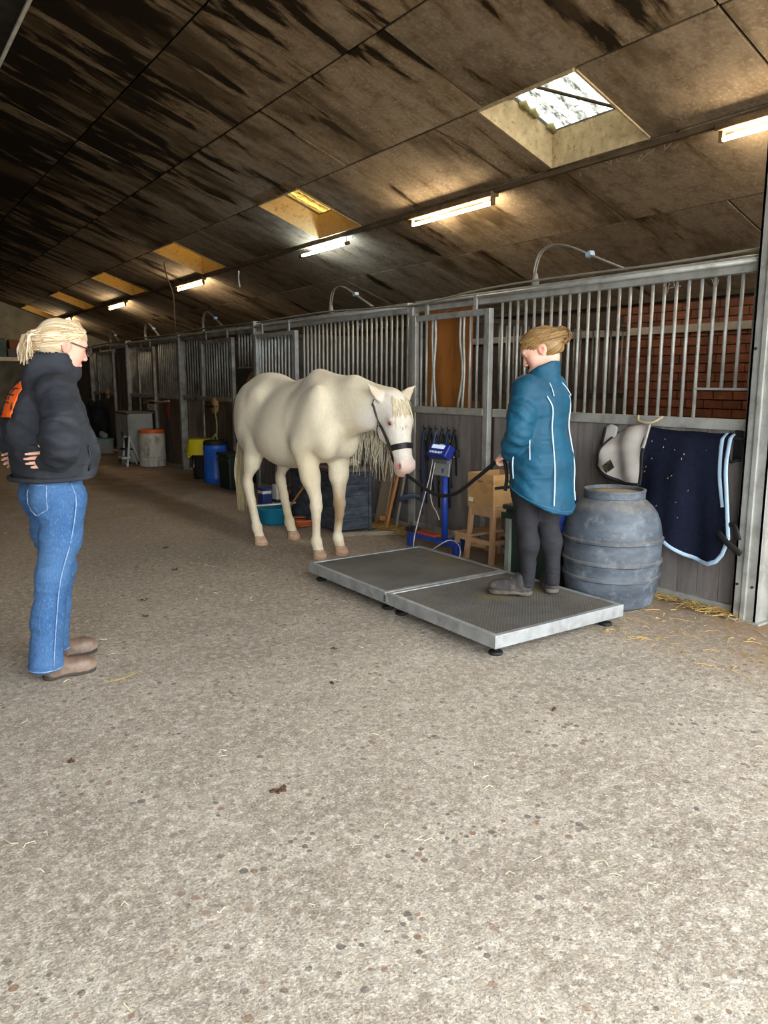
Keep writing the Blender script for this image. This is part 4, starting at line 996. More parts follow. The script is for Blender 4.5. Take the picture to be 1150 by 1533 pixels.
# ---- woman on the platform, teal riding jacket
W2_LOC, W2_ROT = (3.345, 3.275, .135), R(106)
def woman_in_teal():
    T = thing('person', 'woman in teal jacket and black leggings on the platform holding the lead rope', 'person', W2_LOC, W2_ROT)
    inv = lambda x, y: (Matrix.Rotation(-W2_ROT, 3, 'Z') @ (Vector((x, y, 0)) - Vector((W2_LOC[0], W2_LOC[1], 0))))
    fl_, fr_ = inv(3.245, 3.285), inv(3.470, 3.235); yl, yr = R(128) - W2_ROT, R(52) - W2_ROT
    hc = (-.004, -.02, 1.458); B = Body((-.30, -.42, 0), (.52, .46, 1.66), .0055)
    H, f, l, u = head_sdf(B, hc, 24, 28, 1.05)
    B.cone(H(-.03, 0, -.055), (-.03, 0, 1.30), .05, .056, .03); B.cone((-.02, 0, .95), (-.02, 0, 1.24), .105, .11, .05, side=(0, 1, 0), fl0=1.3, fl1=1.25)
    feet = ((1, fl_, yl), (-1, fr_, yr))
    for s, q, yw in feet:
        an = (q.x - math.cos(yw) * .05, q.y - math.sin(yw) * .05)
        B.chain([(-.02, s * .085, .90), (an[0] * .55 + .02, s * .05 + an[1] * .5, .48), (an[0], an[1], .08)], [.09, .046, .034], .04)
        B.cone((an[0], an[1], .07), (q.x + math.cos(yw) * .06, q.y + math.sin(yw) * .06, .035), .03, .025, .02)
    sl, el, wl = (-.01, .165, 1.24), (-.005, .235, .985), (.095, .165, .860)
    sr, er, wr = (-.01, -.165, 1.24), (.02, -.24, .99), (.15, -.09, .86)
    for a, b_, c_ in ((sl, el, wl), (sr, er, wr)): B.chain([a, b_, c_], [.046, .038, .026], .03)
    tl, _ = hand_sdf(B, wl, (.85, -.30, -.30), (-.25, -.5, -.75), 1, (.85, .9, .95, 1.0), .35, .95)
    hand_sdf(B, wr, (.85, .30, -.30), (-.25, .5, -.75), -1, (.85, .9, .95, 1.0), .35, .95)
    V, F = B.polys(1); inst('body', np_mesh('body', V, F, skin_m, skin_cols(V, F, H, 1)), T); eyes(H, T, 1.05)
    # jacket, longer at the back
    sy = (0, 1, 0); J = Body((-.36, -.42, .40), (.42, .42, 1.54), .0065)
    J.cone((-.045, 0, .50), (-.035, 0, .82), .190, .168, 0, sy, 1.18, 1.2); J.cone((-.035, 0, .82), (-.02, 0, .97), .165, .135, .05, sy, 1.22, 1.2)
    J.cone((-.02, 0, .97), (-.03, 0, 1.16), .135, .14, .05, sy, 1.2, 1.3); J.cone((-.03, 0, 1.16), (-.02, 0, 1.27), .13, .085, .05, sy, 1.3, 1.5)
    J.ell((.06, 0, 1.11), (.09, .15, .10), None, .05)
    for s in (-1, 1): J.ell((-.015, s * .155, 1.235), (.075, .07, .065), None, .05)
    Jt = Body((-.36, -.42, .40), (.42, .42, 1.54), .0065); Jt.D = J.D.copy()
    for a, b_, c_ in ((sl, el, wl), (sr, er, wr)):
        mid = lambda p, q, t: tuple(np.array(p) * (1 - t) + np.array(q) * t)
        J.chain([a, mid(a, b_, .5), b_], [.078, .076, .068], .035); J.chain([b_, mid(b_, c_, .5), mid(b_, c_, .93)], [.068, .060, .048], .03)
    # curved hem: front higher than the back
    J.cut((-.21, 0, .520), (.52, 0, -1), .0)
    # collar
    J.cone((-.035, 0, 1.27), (-.025, 0, 1.385), .097, .094, .02, sy, .95, .95); J.cone((-.02, 0, 1.29), (.10, 0, 1.255), .085, .05, .03, sy, .95, 1.1)
    J.cone((-.02, 0, 1.315), (.01, 0, 1.48), .080, .094, .008, sy, .95, .95, 'sub'); J.cone((0, 0, 1.33), (.11, 0, 1.315), .06, .052, .01, op='sub')
    J.cut((-.1, 0, 1.395), (.45, 0, 1), .01)
    V, F = J.polys(2)
    V = cloth_relief(V, F, .006, (6, 6, 12), 21, np.clip(1.25 - (V[:, 2] - 1.0), .3, 1)); V = cloth_relief(V, F, .003, (15, 15, 28), 24)
    armw = np.clip((np.abs(V[:, 1]) - .17) / .04, 0, 1) * (V[:, 2] < 1.2)
    V = V + vnormals(V, F) * (np.sin(V[:, 2] * 75 - V[:, 0] * 45 + vnoise(V * 10, 8) * 2.5) * .0035 * armw)[:, None]
    tm = mat('teal_fabric', '134a63', .6, var=.22, scale=5, bump=.1, bscale=300, spec=.3)
    inst('jacket', np_mesh('jacket', V, F, tm), T)
    wp = mat('white_piping', 'bcd8e2', .5, var=.1)
    def pipe(pts, name='piping', r=.0042):
        mb = MB(); mb.tube(smooth_path(pts, 5), r, 6); return mb.build(name, wp, T, True)
    for s in (1, -1):
        pipe(surf_path(Jt, [((-.03, s * y, z), (-1, s * .25, 0)) for z, y in ((1.20, .115), (1.13, .085), (1.02, .075), (.9, .08), (.78, .085), (.66, .09), (.575, .095))], .009))
        pipe(surf_path(Jt, [((-.03, s * .03, z), (-1, s * .6, 0)) for z in (1.275, 1.24, 1.20)], .008), r=.003)
    pipe(surf_path(Jt, [((0, .03, z), (.22, 1, 0)) for z in (.72, .82, .92, .98)], .011))
    zp = mat('zip_light', '9fb6c4', .5, var=.4, scale=80)
    mb = MB(); mb.tube(smooth_path(surf_path(Jt, [((-.02, .03, z), (-.30 + (z - .85) * .6, 1, 0)) for z in (.84, .92, 1.0)], .012), 4), .005, 6); mb.build('pocket_zip', zp, T, True)
    mb = MB(); hem = []
    for i in range(49):
        t = 2 * math.pi * i / 48; d = np.array((math.cos(t), math.sin(t), 0)); x = -.04 + .17 * math.cos(t); z = .52 + .52 * (x + .21) + .012
        hem.append(tuple(surf(Jt, (-.04, 0, z), d, .4) + d * .001))
    mb.tube(hem, .004, 5, False); mb.build('jacket_hem', mat('teal_edge', '1d6280', .6), T, True)
    # leggings and ankle socks
    Q = Body((-.3, -.32, .04), (.34, .34, .96), .0065)
    Q.cone((-.025, 0, .93), (-.03, 0, .84), .115, .135, 0, sy, 1.25, 1.2)
    for s in (-1, 1): Q.ell((-.09, s * .08, .82), (.085, .085, .10), None, .04)
    for s, q, yw in feet:
        an = (q.x - math.cos(yw) * .05, q.y - math.sin(yw) * .05)
        Q.chain([(-.02, s * .085, .80), (an[0] * .30 + .01, s * .06 + an[1] * .3, .64), (an[0] * .55 + .015, s * .045 + an[1] * .5, .47), (an[0] * .78 - .002, s * .02 + an[1] * .8, .32), (an[0], an[1], .07)], [.108, .086, .060, .055, .044], .06)
    Q.cut((0, 0, .05), (0, 0, -1), .005); Q.cut((0, 0, .93), (0, 0, 1)); V, F = Q.polys(2)
    V = cloth_relief(V, F, .003, (9, 9, 26), 31); V = cloth_relief(V, F, .002, (20, 20, 50), 33, np.clip((.3 - V[:, 2]) * 8, .2, 1))
    inst('leggings', np_mesh('leggings', V, F, mat('black_leggings', '1d1d22', .8, var=.25, scale=6, dirt='2e2e35', dscale=5, dlo=.55, dhi=.8)), T)
    um = mat('muddy_sneaker', '3d3a38', .8, var=.4, scale=25, dirt='625b52', dscale=14, bump=.3, bscale=90); so = mat('muddy_sole', '5a534b', .9, var=.4, scale=30); lc = mat('grey_lace', '6f6a64', .9)
    for s, q, yw in feet: shoe(T, (q.x, q.y, 0), yw, .275, um, so, lc, .115, .044, .036, .004)
    hair_cap(H, f, l, u, 1.05, 17, (-.138, 0, .022), ('4f3a24', 'ab8750'), T, hc, loops=60, tails=0, r=.0024)
    return T, tl
W2, W2_GRIP = woman_in_teal()
# ------------------------------------------------------------------ weighing platform
plate_m = mat('scale_galvanised', 'a3a6a6', .5, metal=.4, var=.2, scale=10, dirt='7d7568', dscale=9, dlo=.5, dhi=.8)
def mat_material():
    m, nt, b = base('rubber_stable_mat'); v = coords(nt); ck = nt.nodes.new('ShaderNodeTexVoronoi'); ck.inputs['Scale'].default_value = 62; ck.inputs['Randomness'].default_value = .12; ck.distance = 'MANHATTAN'
    mp = nt.nodes.new('ShaderNodeMapping'); mp.inputs['Rotation'].default_value = (0, 0, R(45)); L(nt, v, mp.inputs[0]); L(nt, mp.outputs[0], ck.inputs['Vector'])
    n1 = noise(nt, v, 3, 6, .65); n2 = noise(nt, v, 1.6, 3)
    c = mixc(nt, ramp(nt, n1, .35, .7), lin('726e68'), lin('979189')); c = mixc(nt, ramp(nt, ck.outputs['Distance'], .28, .5), mixc(nt, 1.0, c, (1.25, 1.22, 1.15), 'MULTIPLY'), mixc(nt, 1.0, c, (.5, .5, .48), 'MULTIPLY'))
    c = mixc(nt, ramp(nt, n2, .62, .72), c, lin('6b5f40')); L(nt, c, b.inputs['Base Color']); b.inputs['Roughness'].default_value = .9
    bp = nt.nodes.new('ShaderNodeBump'); bp.inputs['Strength'].default_value = .4; bp.inputs['Distance'].default_value = .004; bp.invert = True; L(nt, ck.outputs['Distance'], bp.inputs['Height']); L(nt, bp.outputs[0], b.inputs['Normal'])
    return m
matm = mat_material(); foot_m = mat('black_rubber', '161616', .7)
PX0, PX1, PY0, PYM, PY1, PZ = 2.60, 3.61, 2.79, 3.785, 4.77, .13
plat = thing('weighing_platform', 'low galvanised horse weighing platform with two black mat panels', 'scale')
for y0, y1 in ((PY0, PYM - .004), (PYM + .004, PY1)):
    fr = MB(); t = .032
    fr.b2(PX0, PX0 + t, y0, y1, .058, PZ); fr.b2(PX1 - t, PX1, y0, y1, .058, PZ); fr.b2(PX0 + t, PX1 - t, y0, y0 + t, .058, PZ); fr.b2(PX0 + t, PX1 - t, y1 - t, y1, .058, PZ)
    f_ = fr.build('frame', plate_m, plat, bevel=.003)
    MB().b2(PX0 + t, PX1 - t, y0 + t, y1 - t, .065, PZ - .006).build('deck_mat', matm, plat)
    for x in (PX0 + .07, PX1 - .07):
        for y in (y0 + .07, y1 - .07):
            MB().lathe([(.036, 0), (.04, .008), (.036, .018), (.012, .024), (.012, .062)], 16, (x, y, 0)).build('foot', foot_m, plat, True, angle=40)
hb = MB().b2(PX0 - .004, PX0, PYM - .02, PYM + .02, .07, .118).build('joint_plate', plate_m, plat)
for z_ in (.08, .095, .11): MB().cyl((PX0 - .010, PYM, z_), (PX0 - .003, PYM, z_), .007, 8).build('bolt', mat('dark_bolt', '3a3a3c', .5), hb, True)
# ------------------------------------------------------------------ grey barrel
def barrel_material(name, c0, c1, c2):
    m, nt, b = base(name); v = coords(nt); vs = coords(nt, (1, 1, 3)); n1 = noise(nt, vs, 3, 6, .65); n2 = noise(nt, v, 11, 6, .7)
    c = mixc(nt, ramp(nt, n1, .38, .68), lin(c0), lin(c1)); c = mixc(nt, ramp(nt, n2, .52, .78), c, lin(c2))
    sx = nt.nodes.new('ShaderNodeSeparateXYZ'); L(nt, nt.nodes.new('ShaderNodeNewGeometry').outputs['Normal'], sx.inputs[0])
    du = nt.nodes.new('ShaderNodeMath'); du.operation = 'MULTIPLY'; L(nt, ramp(nt, sx.outputs['Z'], .5, .95), du.inputs[0]); L(nt, ramp(nt, n2, .3, .6), du.inputs[1])
    c = mixc(nt, du.outputs[0], c, lin('857a6b'))   # dust settled on upward faces
    L(nt, c, b.inputs['Base Color']); b.inputs['Roughness'].default_value = .6; return m
bm_ = barrel_material('faded_blue_grey_plastic', '3b424b', '616a74', '848c93')
T = thing('storage_barrel', 'large dusty blue grey plastic barrel with open neck beside the platform', 'barrel', (3.955, 3.175, 0))
prof = [(.0, .0), (.235, .0), (.262, .02), (.285, .09), (.296, .16), (.299, .185), (.309, .192), (.309, .206), (.299, .214), (.300, .26), (.304, .286), (.315, .293), (.315, .307), (.304, .315), (.304, .36), (.304, .40), (.305, .421), (.316, .428), (.316, .442), (.304, .45), (.304, .47), (.298, .50), (.288, .55), (.268, .60), (.238, .64), (.208, .668), (.190, .682), (.184, .70)]
MB().lathe(prof, 56).build('barrel_body', bm_, T, True, angle=28)
nk = MB().lathe([(.178, .69), (.188, .69), (.192, .697), (.188, .704), (.192, .712), (.188, .72), (.194, .730), (.194, .742), (.184, .745), (.176, .742), (.174, .70), (.178, .69)], 48).build('neck_ring', bm_, T, True)
MB().lathe([(0, .728), (.10, .729), (.175, .722)], 40).build('feed_fill', mat('grain_dust', '9a876c', .95, var=.25, scale=30, bump=.4), T, True)
# ------------------------------------------------------------------ step stool and crate
pine = mat('pine_wood', 'c29b72', .6, var=.18, scale=5, stretch=(2, 2, .4), bump=.1, dirt='9a7450', dscale=6, dlo=.55, dhi=.8)
T = thing('step_stool', 'pine step stool under the wooden crate', 'stool', (4.155, 4.49, 0))
MB().b2(-.17, .19, -.15, .15, .43, .455).build('seat', pine, T, bevel=.004)
MB().b2(-.15, .17, -.14, -.12, .37, .43).build('apron', pine, T); MB().b2(-.15, .17, .12, .14, .37, .43).build('apron', pine, T); MB().b2(-.155, -.135, -.12, .12, .37, .43).build('apron', pine, T)
for sx in (-1, 1):
    for sy in (-1, 1): MB().bar((sx * .175, sy * .15, 0), (sx * .14, sy * .125, .43), .038, .034, (0, 1, 0)).build('leg', pine, T, bevel=.003)
MB().b2(-.19, .19, .10, .30, .185, .207).build('step', pine, T, bevel=.004)
for sx in (-1, 1):
    MB().bar((sx * .175, .285, 0), (sx * .165, .27, .185), .036, .032, (0, 1, 0)).build('step_leg', pine, T, bevel=.003)
    MB().bar((sx * .172, -.14, .17), (sx * .172, .28, .17), .02, .034).build('side_rail', pine, T)
MB().bar((-.16, -.142, .17), (.16, -.142, .17), .02, .034).build('front_rail', pine, T)
crate_m = mat('crate_plywood', 'c79d66', .55, var=.15, scale=4, stretch=(1, 1, 2), dirt='8d6336', dscale=5, dlo=.5, dhi=.8)
T = thing('wooden_crate', 'light wooden box with a dark slot standing on the step stool', 'crate', (4.155, 4.49, .456))
def crate_side(name, *b): return MB().b2(*b).build(name, crate_m, T, bevel=.002)
crate_side('side_panel', -.17, -.156, -.15, .15, 0, .25); crate_side('side_panel', .156, .17, -.15, .15, 0, .25)
crate_side('end_panel', -.156, .156, -.15, -.138, .0, .135); crate_side('end_panel', -.156, .156, -.15, -.138, .16, .25); crate_side('end_panel', -.156, .156, .138, .15, 0, .25)
crate_side('bottom', -.156, .156, -.138, .138, 0, .012); MB().b2(-.15, .15, -.13, .13, .014, .17).build('contents', mat('crate_dark', '2a2018', .9), T)
MB().b2(-.172, -.170, .085, .135, .02, .052).build('sticker', mat('white_sticker', 'e4dfd2', .6), T)
MB().b2(-.1715, -.170, -.03, .03, .185, .195).build('hand_slot', mat('crate_shadow', '7d5531', .8), T)
# ------------------------------------------------------------------ indicator stand
blue = mat('blue_paint', '1f3f9c', .4, var=.15, scale=10, dirt='2b3f7d', dscale=8); T = thing('indicator_stand', 'blue steel stand with digital weight indicator in front of the hanging halters', 'stand', (3.90, 4.85, 0))
MB().b2(-.025, .025, -.20, .46, .09, .135).build('base_beam', blue, T, bevel=.004)
for y in (-.18, .44): MB().b2(-.022, .022, y - .025, y + .025, 0, .10).build('foot', blue, T, bevel=.004)
MB().b2(-.02, .26, -.02, .02, .10, .135).build('cross_beam', blue, T, bevel=.004); MB().b2(.215, .26, -.022, .022, 0, .10).build('foot', blue, T, bevel=.004)
MB().cyl((0, -.03, .13), (0, -.02, .72), .026, 16).build('pole', blue, T, True)
MB().box((-.015, .0, .725), (.012, .20, .13), (0, R(6), 0)).build('mount_plate', mat('grey_plate', '9a9f98', .5, metal=.3, var=.1), T, bevel=.003)
hd = MB().box((-.03, .0, .855), (.075, .24, .115), (0, R(34), 0)).build('display_housing', mat('indicator_blue', '1b2f86', .35, var=.08), T, bevel=.012)
Mh = Matrix.Translation((-.03, 0, .855)) @ Euler((0, R(34), 0)).to_matrix().to_4x4()
def onface(y0, y1, z0, z1, name, m, d=.0025, par=None):
    o = MB().b2(-.0375 - d, -.0355, y0, y1, z0, z1).build(name, m, hd); o.matrix_local = Mh; return o
onface(-.075, .085, .008, .042, 'screen', emit('lcd', '9db6dc', .35)); onface(-.10, .10, -.045, .052, 'front_label', mat('indicator_front', '22389c', .35, var=.05), .0012)
for i in range(5): onface(-.075 + i * .034, -.052 + i * .034, -.034, -.016, 'button', mat('key_white', 'e8ebf0', .5), .005)
onface(-.05, .0, .045, .050, 'maker_mark', mat('mark_white', 'd5dcf0', .5), .003)
MB().box((.05, -.11, .845), (.05, .03, .06)).build('knob', foot_m, T, bevel=.01); MB().box((-.02, 0, .785), (.05, .21, .04)).build('connector_panel', mat('steel_panel', '77797a', .4, metal=.6), T, bevel=.003)
def cable(name, pts, r, m, label, cat='cable', k=8): return tag(MB().tube(smooth_path(pts, k), r, 8).build(name, m, None, True), label, cat)
grey_c = mat('grey_cable', 'b9b7b0', .6)
cable('cable', [(3.855, 4.93, .785), (3.84, 4.96, .62), (3.80, 5.02, .35), (3.72, 5.0, .12), (3.66, 4.90, .02), (3.70, 4.85, .012), (3.80, 4.80, .09), (3.88, 4.72, .15), (3.86, 4.58, .12), (3.80, 4.52, .03), (3.75, 4.55, .01)], .0045, grey_c, 'grey signal cable looping from the weight indicator to the platform')
cable('cable', [(3.86, 4.90, .785), (3.85, 4.95, .55), (3.86, 4.94, .42), (3.865, 4.89, .36), (3.865, 4.85, .30)], .004, grey_c, 'short pale cable curling around the blue indicator pole')
# crate of batteries / red black box on stand
tag(MB().box((3.90, 5.25, .1535), (.09, .12, .035)).build('battery', mat('battery_black', '232326', .6), bevel=.004), 'small black battery on the left end of the blue stand', 'battery')
tag(MB().box((3.90, 5.05, .146), (.07, .26, .02)).build('tool_tray', mat('red_plastic', 'a84434', .6), bevel=.004), 'thin red tray lying on the blue stand beam', 'tray')
# ------------------------------------------------------------------ halters hanging on the wall
strap_cols = [mat('navy_strap', '2a3450', .7, var=.3), mat('black_strap', '1d1e22', .7, var=.3), mat('slate_strap', '4a5468', .7, var=.3), mat('charcoal_strap', '2f3034', .7, var=.3)]
chrome = mat('chrome', 'd0d2d4', .2, metal=.95, var=.05)
desc = ['navy blue strap', 'black strap', 'slate blue strap', 'charcoal strap']; where = ['at the leftmost hook', 'on the second hook', 'on the third hook', 'on the fourth hook', 'on the fifth hook', 'at the hook nearest the indicator']
for i in range(6):
    y = 5.62 - i * .085; sc = strap_cols[i % 4]; T = thing('hanging_halter', desc[i % 4] + ' halter hanging on the planks ' + where[i], 'halter', (4.33, y, 0), 0, 'halters hanging on the stall planks')
    MB().tube([(.03, 0, 1.0), (-.04, 0, .99), (-.05, 0, 1.02)], .005, 6).build('hook', foot_m, T, True)
    lo = .30 + .10 * ((i * 7) % 4)
    for k_, (dy, x, zb) in enumerate(((-.03, -.03, lo), (.02, -.045, lo + .1), (.045, -.02, lo - .12), (0, -.06, lo + .2))):
        MB().tube(smooth_path([(-.035, 0, .985), (x, dy * .8, .9), (x - .01, dy * 1.2, (zb + .9) / 2), (x, dy, zb)], 4), .016, 8, True, .3, (1, 0, 0)).build('strap', sc if k_ % 2 else strap_cols[(i + k_) % 4], T, True)
    MB().tube([(-.05, math.cos(t) * .02, lo + .16 + math.sin(t) * .02) for t in [2 * math.pi * q / 12 for q in range(13)]], .004, 6, False).build('ring', chrome, T, True)
    MB().box((-.06, .02, lo + .3), (.008, .03, .03)).build('buckle', chrome, T)
tag(MB().tube(smooth_path([(4.25, 5.62, .35), (4.20, 5.68, .37), (4.16, 5.78, .33), (4.20, 5.86, .30)], 6), .035, 8, True, .4).build('brush_boot', strap_cols[2], None, True), 'slate blue padded strap sticking out beside the halters', 'strap')
# ------------------------------------------------------------------ green bin, blue bag
gb = mat('green_plastic', '26352c', .5, var=.2, dirt='3d4a40', dscale=4); T = thing('feed_bin', 'dark green plastic bin behind the legs of the woman in teal', 'bin', (3.98, 3.74, 0))
MB().box((0, 0, .26), (.42, .44, .52), None, 1.04).build('bin_body', gb, T, bevel=.015); MB().b2(-.235, .235, -.245, .245, .52, .555).build('lid', gb, T, bevel=.01)
MB().b2(-.245, -.225, -.245, .245, .46, .50).build('rim', gb, T, bevel=.005); MB().b2(-.24, -.215, .16, .20, .0, .48).build('rib', mat('pale_strip', '8b9488', .6), T)
BB = Body((-.2, -.2, -.02), (.2, .2, .36), .01); BB.ell((0, 0, .12), (.13, .09, .13), None, 0); BB.ell((.03, .02, .22), (.09, .10, .08), None, .04); BB.ell((-.05, -.04, .07), (.07, .06, .10), None, .03)
V, F = BB.polys(2); V = cloth_relief(V, F, .012, (14, 14, 20), 41) if 'cloth_relief' in globals() else V
bg = inst('cloth_bag', np_mesh('cloth_bag', V, F, mat('blue_nylon', '22408c', .55, var=.3, scale=5, dirt='39465e', dscale=4)), None, (3.86, 3.535, .42)); tag(bg, 'blue nylon bag slumped between the teal jacket hem and the barrel', 'bag')
# ------------------------------------------------------------------ rugs on the stall wall
def rug(name, fn, nu, nv, m, label, cat, edge_m=None, edges=(), th=.012):
    T = thing(name, label, cat); o = MB().grid(fn, nu, nv).build('cloth', m, T, True); sd_ = o.modifiers.new('thick', 'SOLIDIFY'); sd_.thickness = th; sd_.offset = 0
    for e in edges:
        n = 40; mb = MB(); mb.tube([Vector(fn(*e(i / n))) + Vector((-.007, 0, 0)) for i in range(n + 1)], .014, 7, True, .45, (1, 0, 0)); mb.build('binding', edge_m, T, True)
    return T
def navy(a, b):
    # a: 0 left (high y) .. 1 right (low y); b: 0 top .. 1 bottom
    yl, yr = 3.225, 2.635
    top = 1.125 - .012 * math.sin(a * 3)
    bot = float(np.interp(a, (0, .12, .3, .45, .6, .72, .82, .9, .96, 1.0), (.60, .55, .46, .39, .335, .31, .31, .34, .40, .50)))
    z = top + (bot - top) * b
    y = yl + (yr - yl) * a - .10 * b * a + .07 * b * b * (1 - a)
    x = 4.335 - .10 * math.sin(min(1, b * 2.2) * math.pi / 2) + .030 * math.sin(a * 9 + b * 1.5) * (.2 + b) + .014 * math.sin(a * 21) * b
    if b < .06: x += (.06 - b) * 1.2
    return (x, y, z)
navy_m = mat('navy_fleece', '171b2b', .95, var=.2, scale=30, dirt='2b3148', dscale=40, dlo=.6, dhi=.8, bump=.3, bscale=200, spec=.1); lb = mat('pale_blue_binding', 'a9c4dc', .7, var=.1)
T = rug('horse_rug', navy, 40, 44, navy_m, 'navy fleece horse rug with pale blue edging hung on the stall wall', 'rug', lb, (lambda t: (1.0, t), lambda t: (.90 + .06 * t, .0 + .62 * t), lambda t: (t, 1.0), lambda t: (0.0, .82 + .18 * t)))
mb = MB().tube(smooth_path([navy(.96, .78), (4.20, 2.50, .58), (4.20, 2.46, .50)], 4), .017, 7, True, .3, (1, 0, 0)); mb.build('strap', foot_m, T, True)
mb = MB().tube(smooth_path([(4.20, 2.60, .53), (4.19, 2.52, .47), (4.20, 2.44, .42)], 4), .02, 7, True, .3, (1, 0, 0)); mb.build('strap', foot_m, T, True)
r_ = random.Random(9); lint = MB()
for i in range(16):
    a, b = r_.uniform(.1, .85), r_.uniform(.1, .9); p = Vector(navy(a, b)) + Vector((-.012, 0, 0)); d = Vector((0, r_.uniform(-1, 1), r_.uniform(-1, 1))) * .012; lint.bar(p, p + d, .003, .002)
tag(lint.build('straw_bits', mat('straw_bit', 'c9b88a', .8), T), kind='stuff')
def grey(a, b):
    y = 3.50 - .30 * a + .07 * b * (1 - a); top = 1.10 + .045 * a - .06 * (1 - a) ** 3; bot = .83 - .10 * math.sin(min(1, a * 1.25) * math.pi / 2) + .01 * a; z = top + (bot - top) * b
    return (4.325 - .09 * math.sin(min(1, b * 1.8) * math.pi / 2) + .016 * math.sin(a * 10 - b * 4) + .006 * math.sin(b * 9 + a * 6), y, z)
T = rug('folded_rug', grey, 26, 26, mat('grey_cotton', 'a8a29a', .85, var=.18, scale=10, dirt='7b746b', dscale=5, dlo=.5, dhi=.8), 'crumpled light grey rug with black trim hanging left of the navy rug', 'rug', foot_m, (lambda t: (0.0, t), lambda t: (t, 1.0), lambda t: (1.0, .4 + .6 * t)))
MB().box(tuple(Vector(grey(.30, .80)) + Vector((-.02, 0, 0))), (.006, .085, .06), (R(-35), 0, 0)).build('patch', mat('black_patch', '23221f', .7, dirt='8a7a52', dscale=30), T)
def grey2(a, b): return (4.335 - .05 * b, 3.58 - .10 * a, 1.10 + .02 * math.sin(a * 3) - .18 * b)
rug('saddle_pad', grey2, 8, 8, mat('white_pad', 'b5b2ac', .85), 'small white pad tucked at the upper left of the grey rug', 'pad', foot_m, (lambda t: (0.0, t),))
mb = MB().tube(smooth_path([(4.34, 3.32, 1.19), (4.30, 3.28, 1.155), (4.30, 3.18, 1.15), (4.33, 3.12, 1.19)], 5), .008, 6); tag(mb.build('baling_twine', mat('twine', 'b9a988', .9), None, True), 'loop of pale twine knotted on the sill above the navy rug', 'twine')
T = thing('door_bolt', 'black iron door bolt right of the navy rug', 'bolt', (4.355, 2.60, .94))
MB().b2(-.012, 0, -.025, .025, 0, .19).build('back_plate', foot_m, T, bevel=.005); MB().cyl((-.025, .07, .14), (-.025, -.05, .14), .009, 8).build('slide', foot_m, T, True); MB().tube(smooth_path([(-.02, .05, .03), (-.045, .02, .0), (-.03, -.03, .02)], 4), .009, 8).build('handle', foot_m, T, True)
# ------------------------------------------------------------------ things behind the horse
chest_m = mat('weathered_black_wood', '4d5560', .8, var=.4, scale=7, stretch=(1, 1, 3.5), dirt='23262b', dscale=6, dlo=.42, dhi=.7, bump=.5, bscale=30)
T = thing('storage_chest', 'weathered dark grey wooden chest behind the horse front legs', 'chest', (3.815, 6.06, 0))
for i in range(5):
    MB().b2(-.165, .165, .0, .02, .03 + i * .108, .03 + i * .108 + .105).build('plank', chest_m, T, bevel=.003); MB().b2(-.185, -.165, .0, .95, .03 + i * .108, .03 + i * .108 + .105).build('plank', chest_m, T, bevel=.003)
MB().b2(.145, .165, .02, .95, .03, .57).build('back_panel', chest_m, T); MB().b2(-.165, .165, .93, .95, .03, .57).build('end_panel', chest_m, T); MB().b2(-.165, .145, .02, .93, .03, .05).build('bottom', chest_m, T)
MB().b2(-.20, .19, -.02, .97, .575, .605).build('lid', mat('chest_lid', '6d6a62', .8, var=.3, scale=6, dirt='3c3a34', dscale=4), T, bevel=.004)
MB().b2(-.192, -.165, -.01, .02, 0, .57).build('corner_post', chest_m, T); MB().b2(.145, .178, -.012, .0, 0, .57).build('corner_post', chest_m, T)
tag(MB().tube(smooth_path([(3.72, 6.15, .636), (3.85, 6.12, .66), (3.93, 6.22, .64), (3.88, 6.34, .66), (3.76, 6.36, .645), (3.72, 6.24, .66)], 6), .028, 8).build('coiled_rope', mat('pale_rope', 'a59c8a', .9, var=.3, scale=40), None, True), 'pale coiled rope on top of the dark chest', 'rope')
pk = mat('beige_plank', '9d8a72', .75, var=.2, scale=4, stretch=(2, 2, .4)); pk2 = mat('orange_lath', 'a9713d', .7, var=.2, scale=4, stretch=(2, 2, .4)); pk3 = mat('grey_board', '7d7468', .8, var=.2, scale=4, stretch=(2, 2, .4))
tag(MB().bar((4.12, 6.0, 0.003), (4.30, 5.98, .72), .034, .026).build('lath', pk2, bevel=.003), 'orange brown wooden lath leaning on the planks below the horse muzzle', 'lath')
tag(MB().bar((4.22, 5.99, 0.003), (4.33, 5.95, .68), .10, .022).build('board', pk3, bevel=.003), 'grey board leaning just right of the orange lath', 'board')
tag(MB().bar((4.20, 6.22, 0.003), (4.33, 6.2, .70), .22, .018).build('board', pk, bevel=.003), 'wide beige board leaning just left of the orange lath', 'board')
tag(MB().bar((4.14, 6.12, .10), (4.2, 6.04, .10), .03, .05).build('wood_block', pk2, bevel=.003), 'short orange brown wood block low beside the dark chest', 'block')
gbm = MB().bar((3.60, 5.96, .022), (4.22, 5.70, .022), .05, .04).build('ground_beam', mat('floor_beam', '8d8472', .85, var=.2, scale=5, dirt='5f5644', dscale=5), bevel=.004); tag(gbm, 'long weathered board lying on the floor before the chest', 'board')
T = thing('rubber_tub', 'teal rubber tub on the floor between the horse hind legs', 'tub', (3.40, 6.95, 0)); tm_ = mat('teal_rubber', '14708c', .5, var=.15)
MB().lathe([(0, .0), (.15, .0), (.165, .02), (.185, .155), (.195, .16), (.195, .17), (.178, .168), (.155, .025), (0, .02)], 36).build('tub_body', tm_, T, True)
MB().b2(-.20, -.185, -.04, .04, .10, .135).build('handle', tm_, T, bevel=.004)
wp_ = mat('white_plastic', 'dcdcd6', .5)
tag(MB().bar((3.22, 7.06, .175), (3.58, 6.80, .215), .05, .012).build('paper_roll', wp_), 'white strip lying across the teal tub rim', 'strip')
cart = mat('blue_carton', '2b3c7a', .7, var=.15)
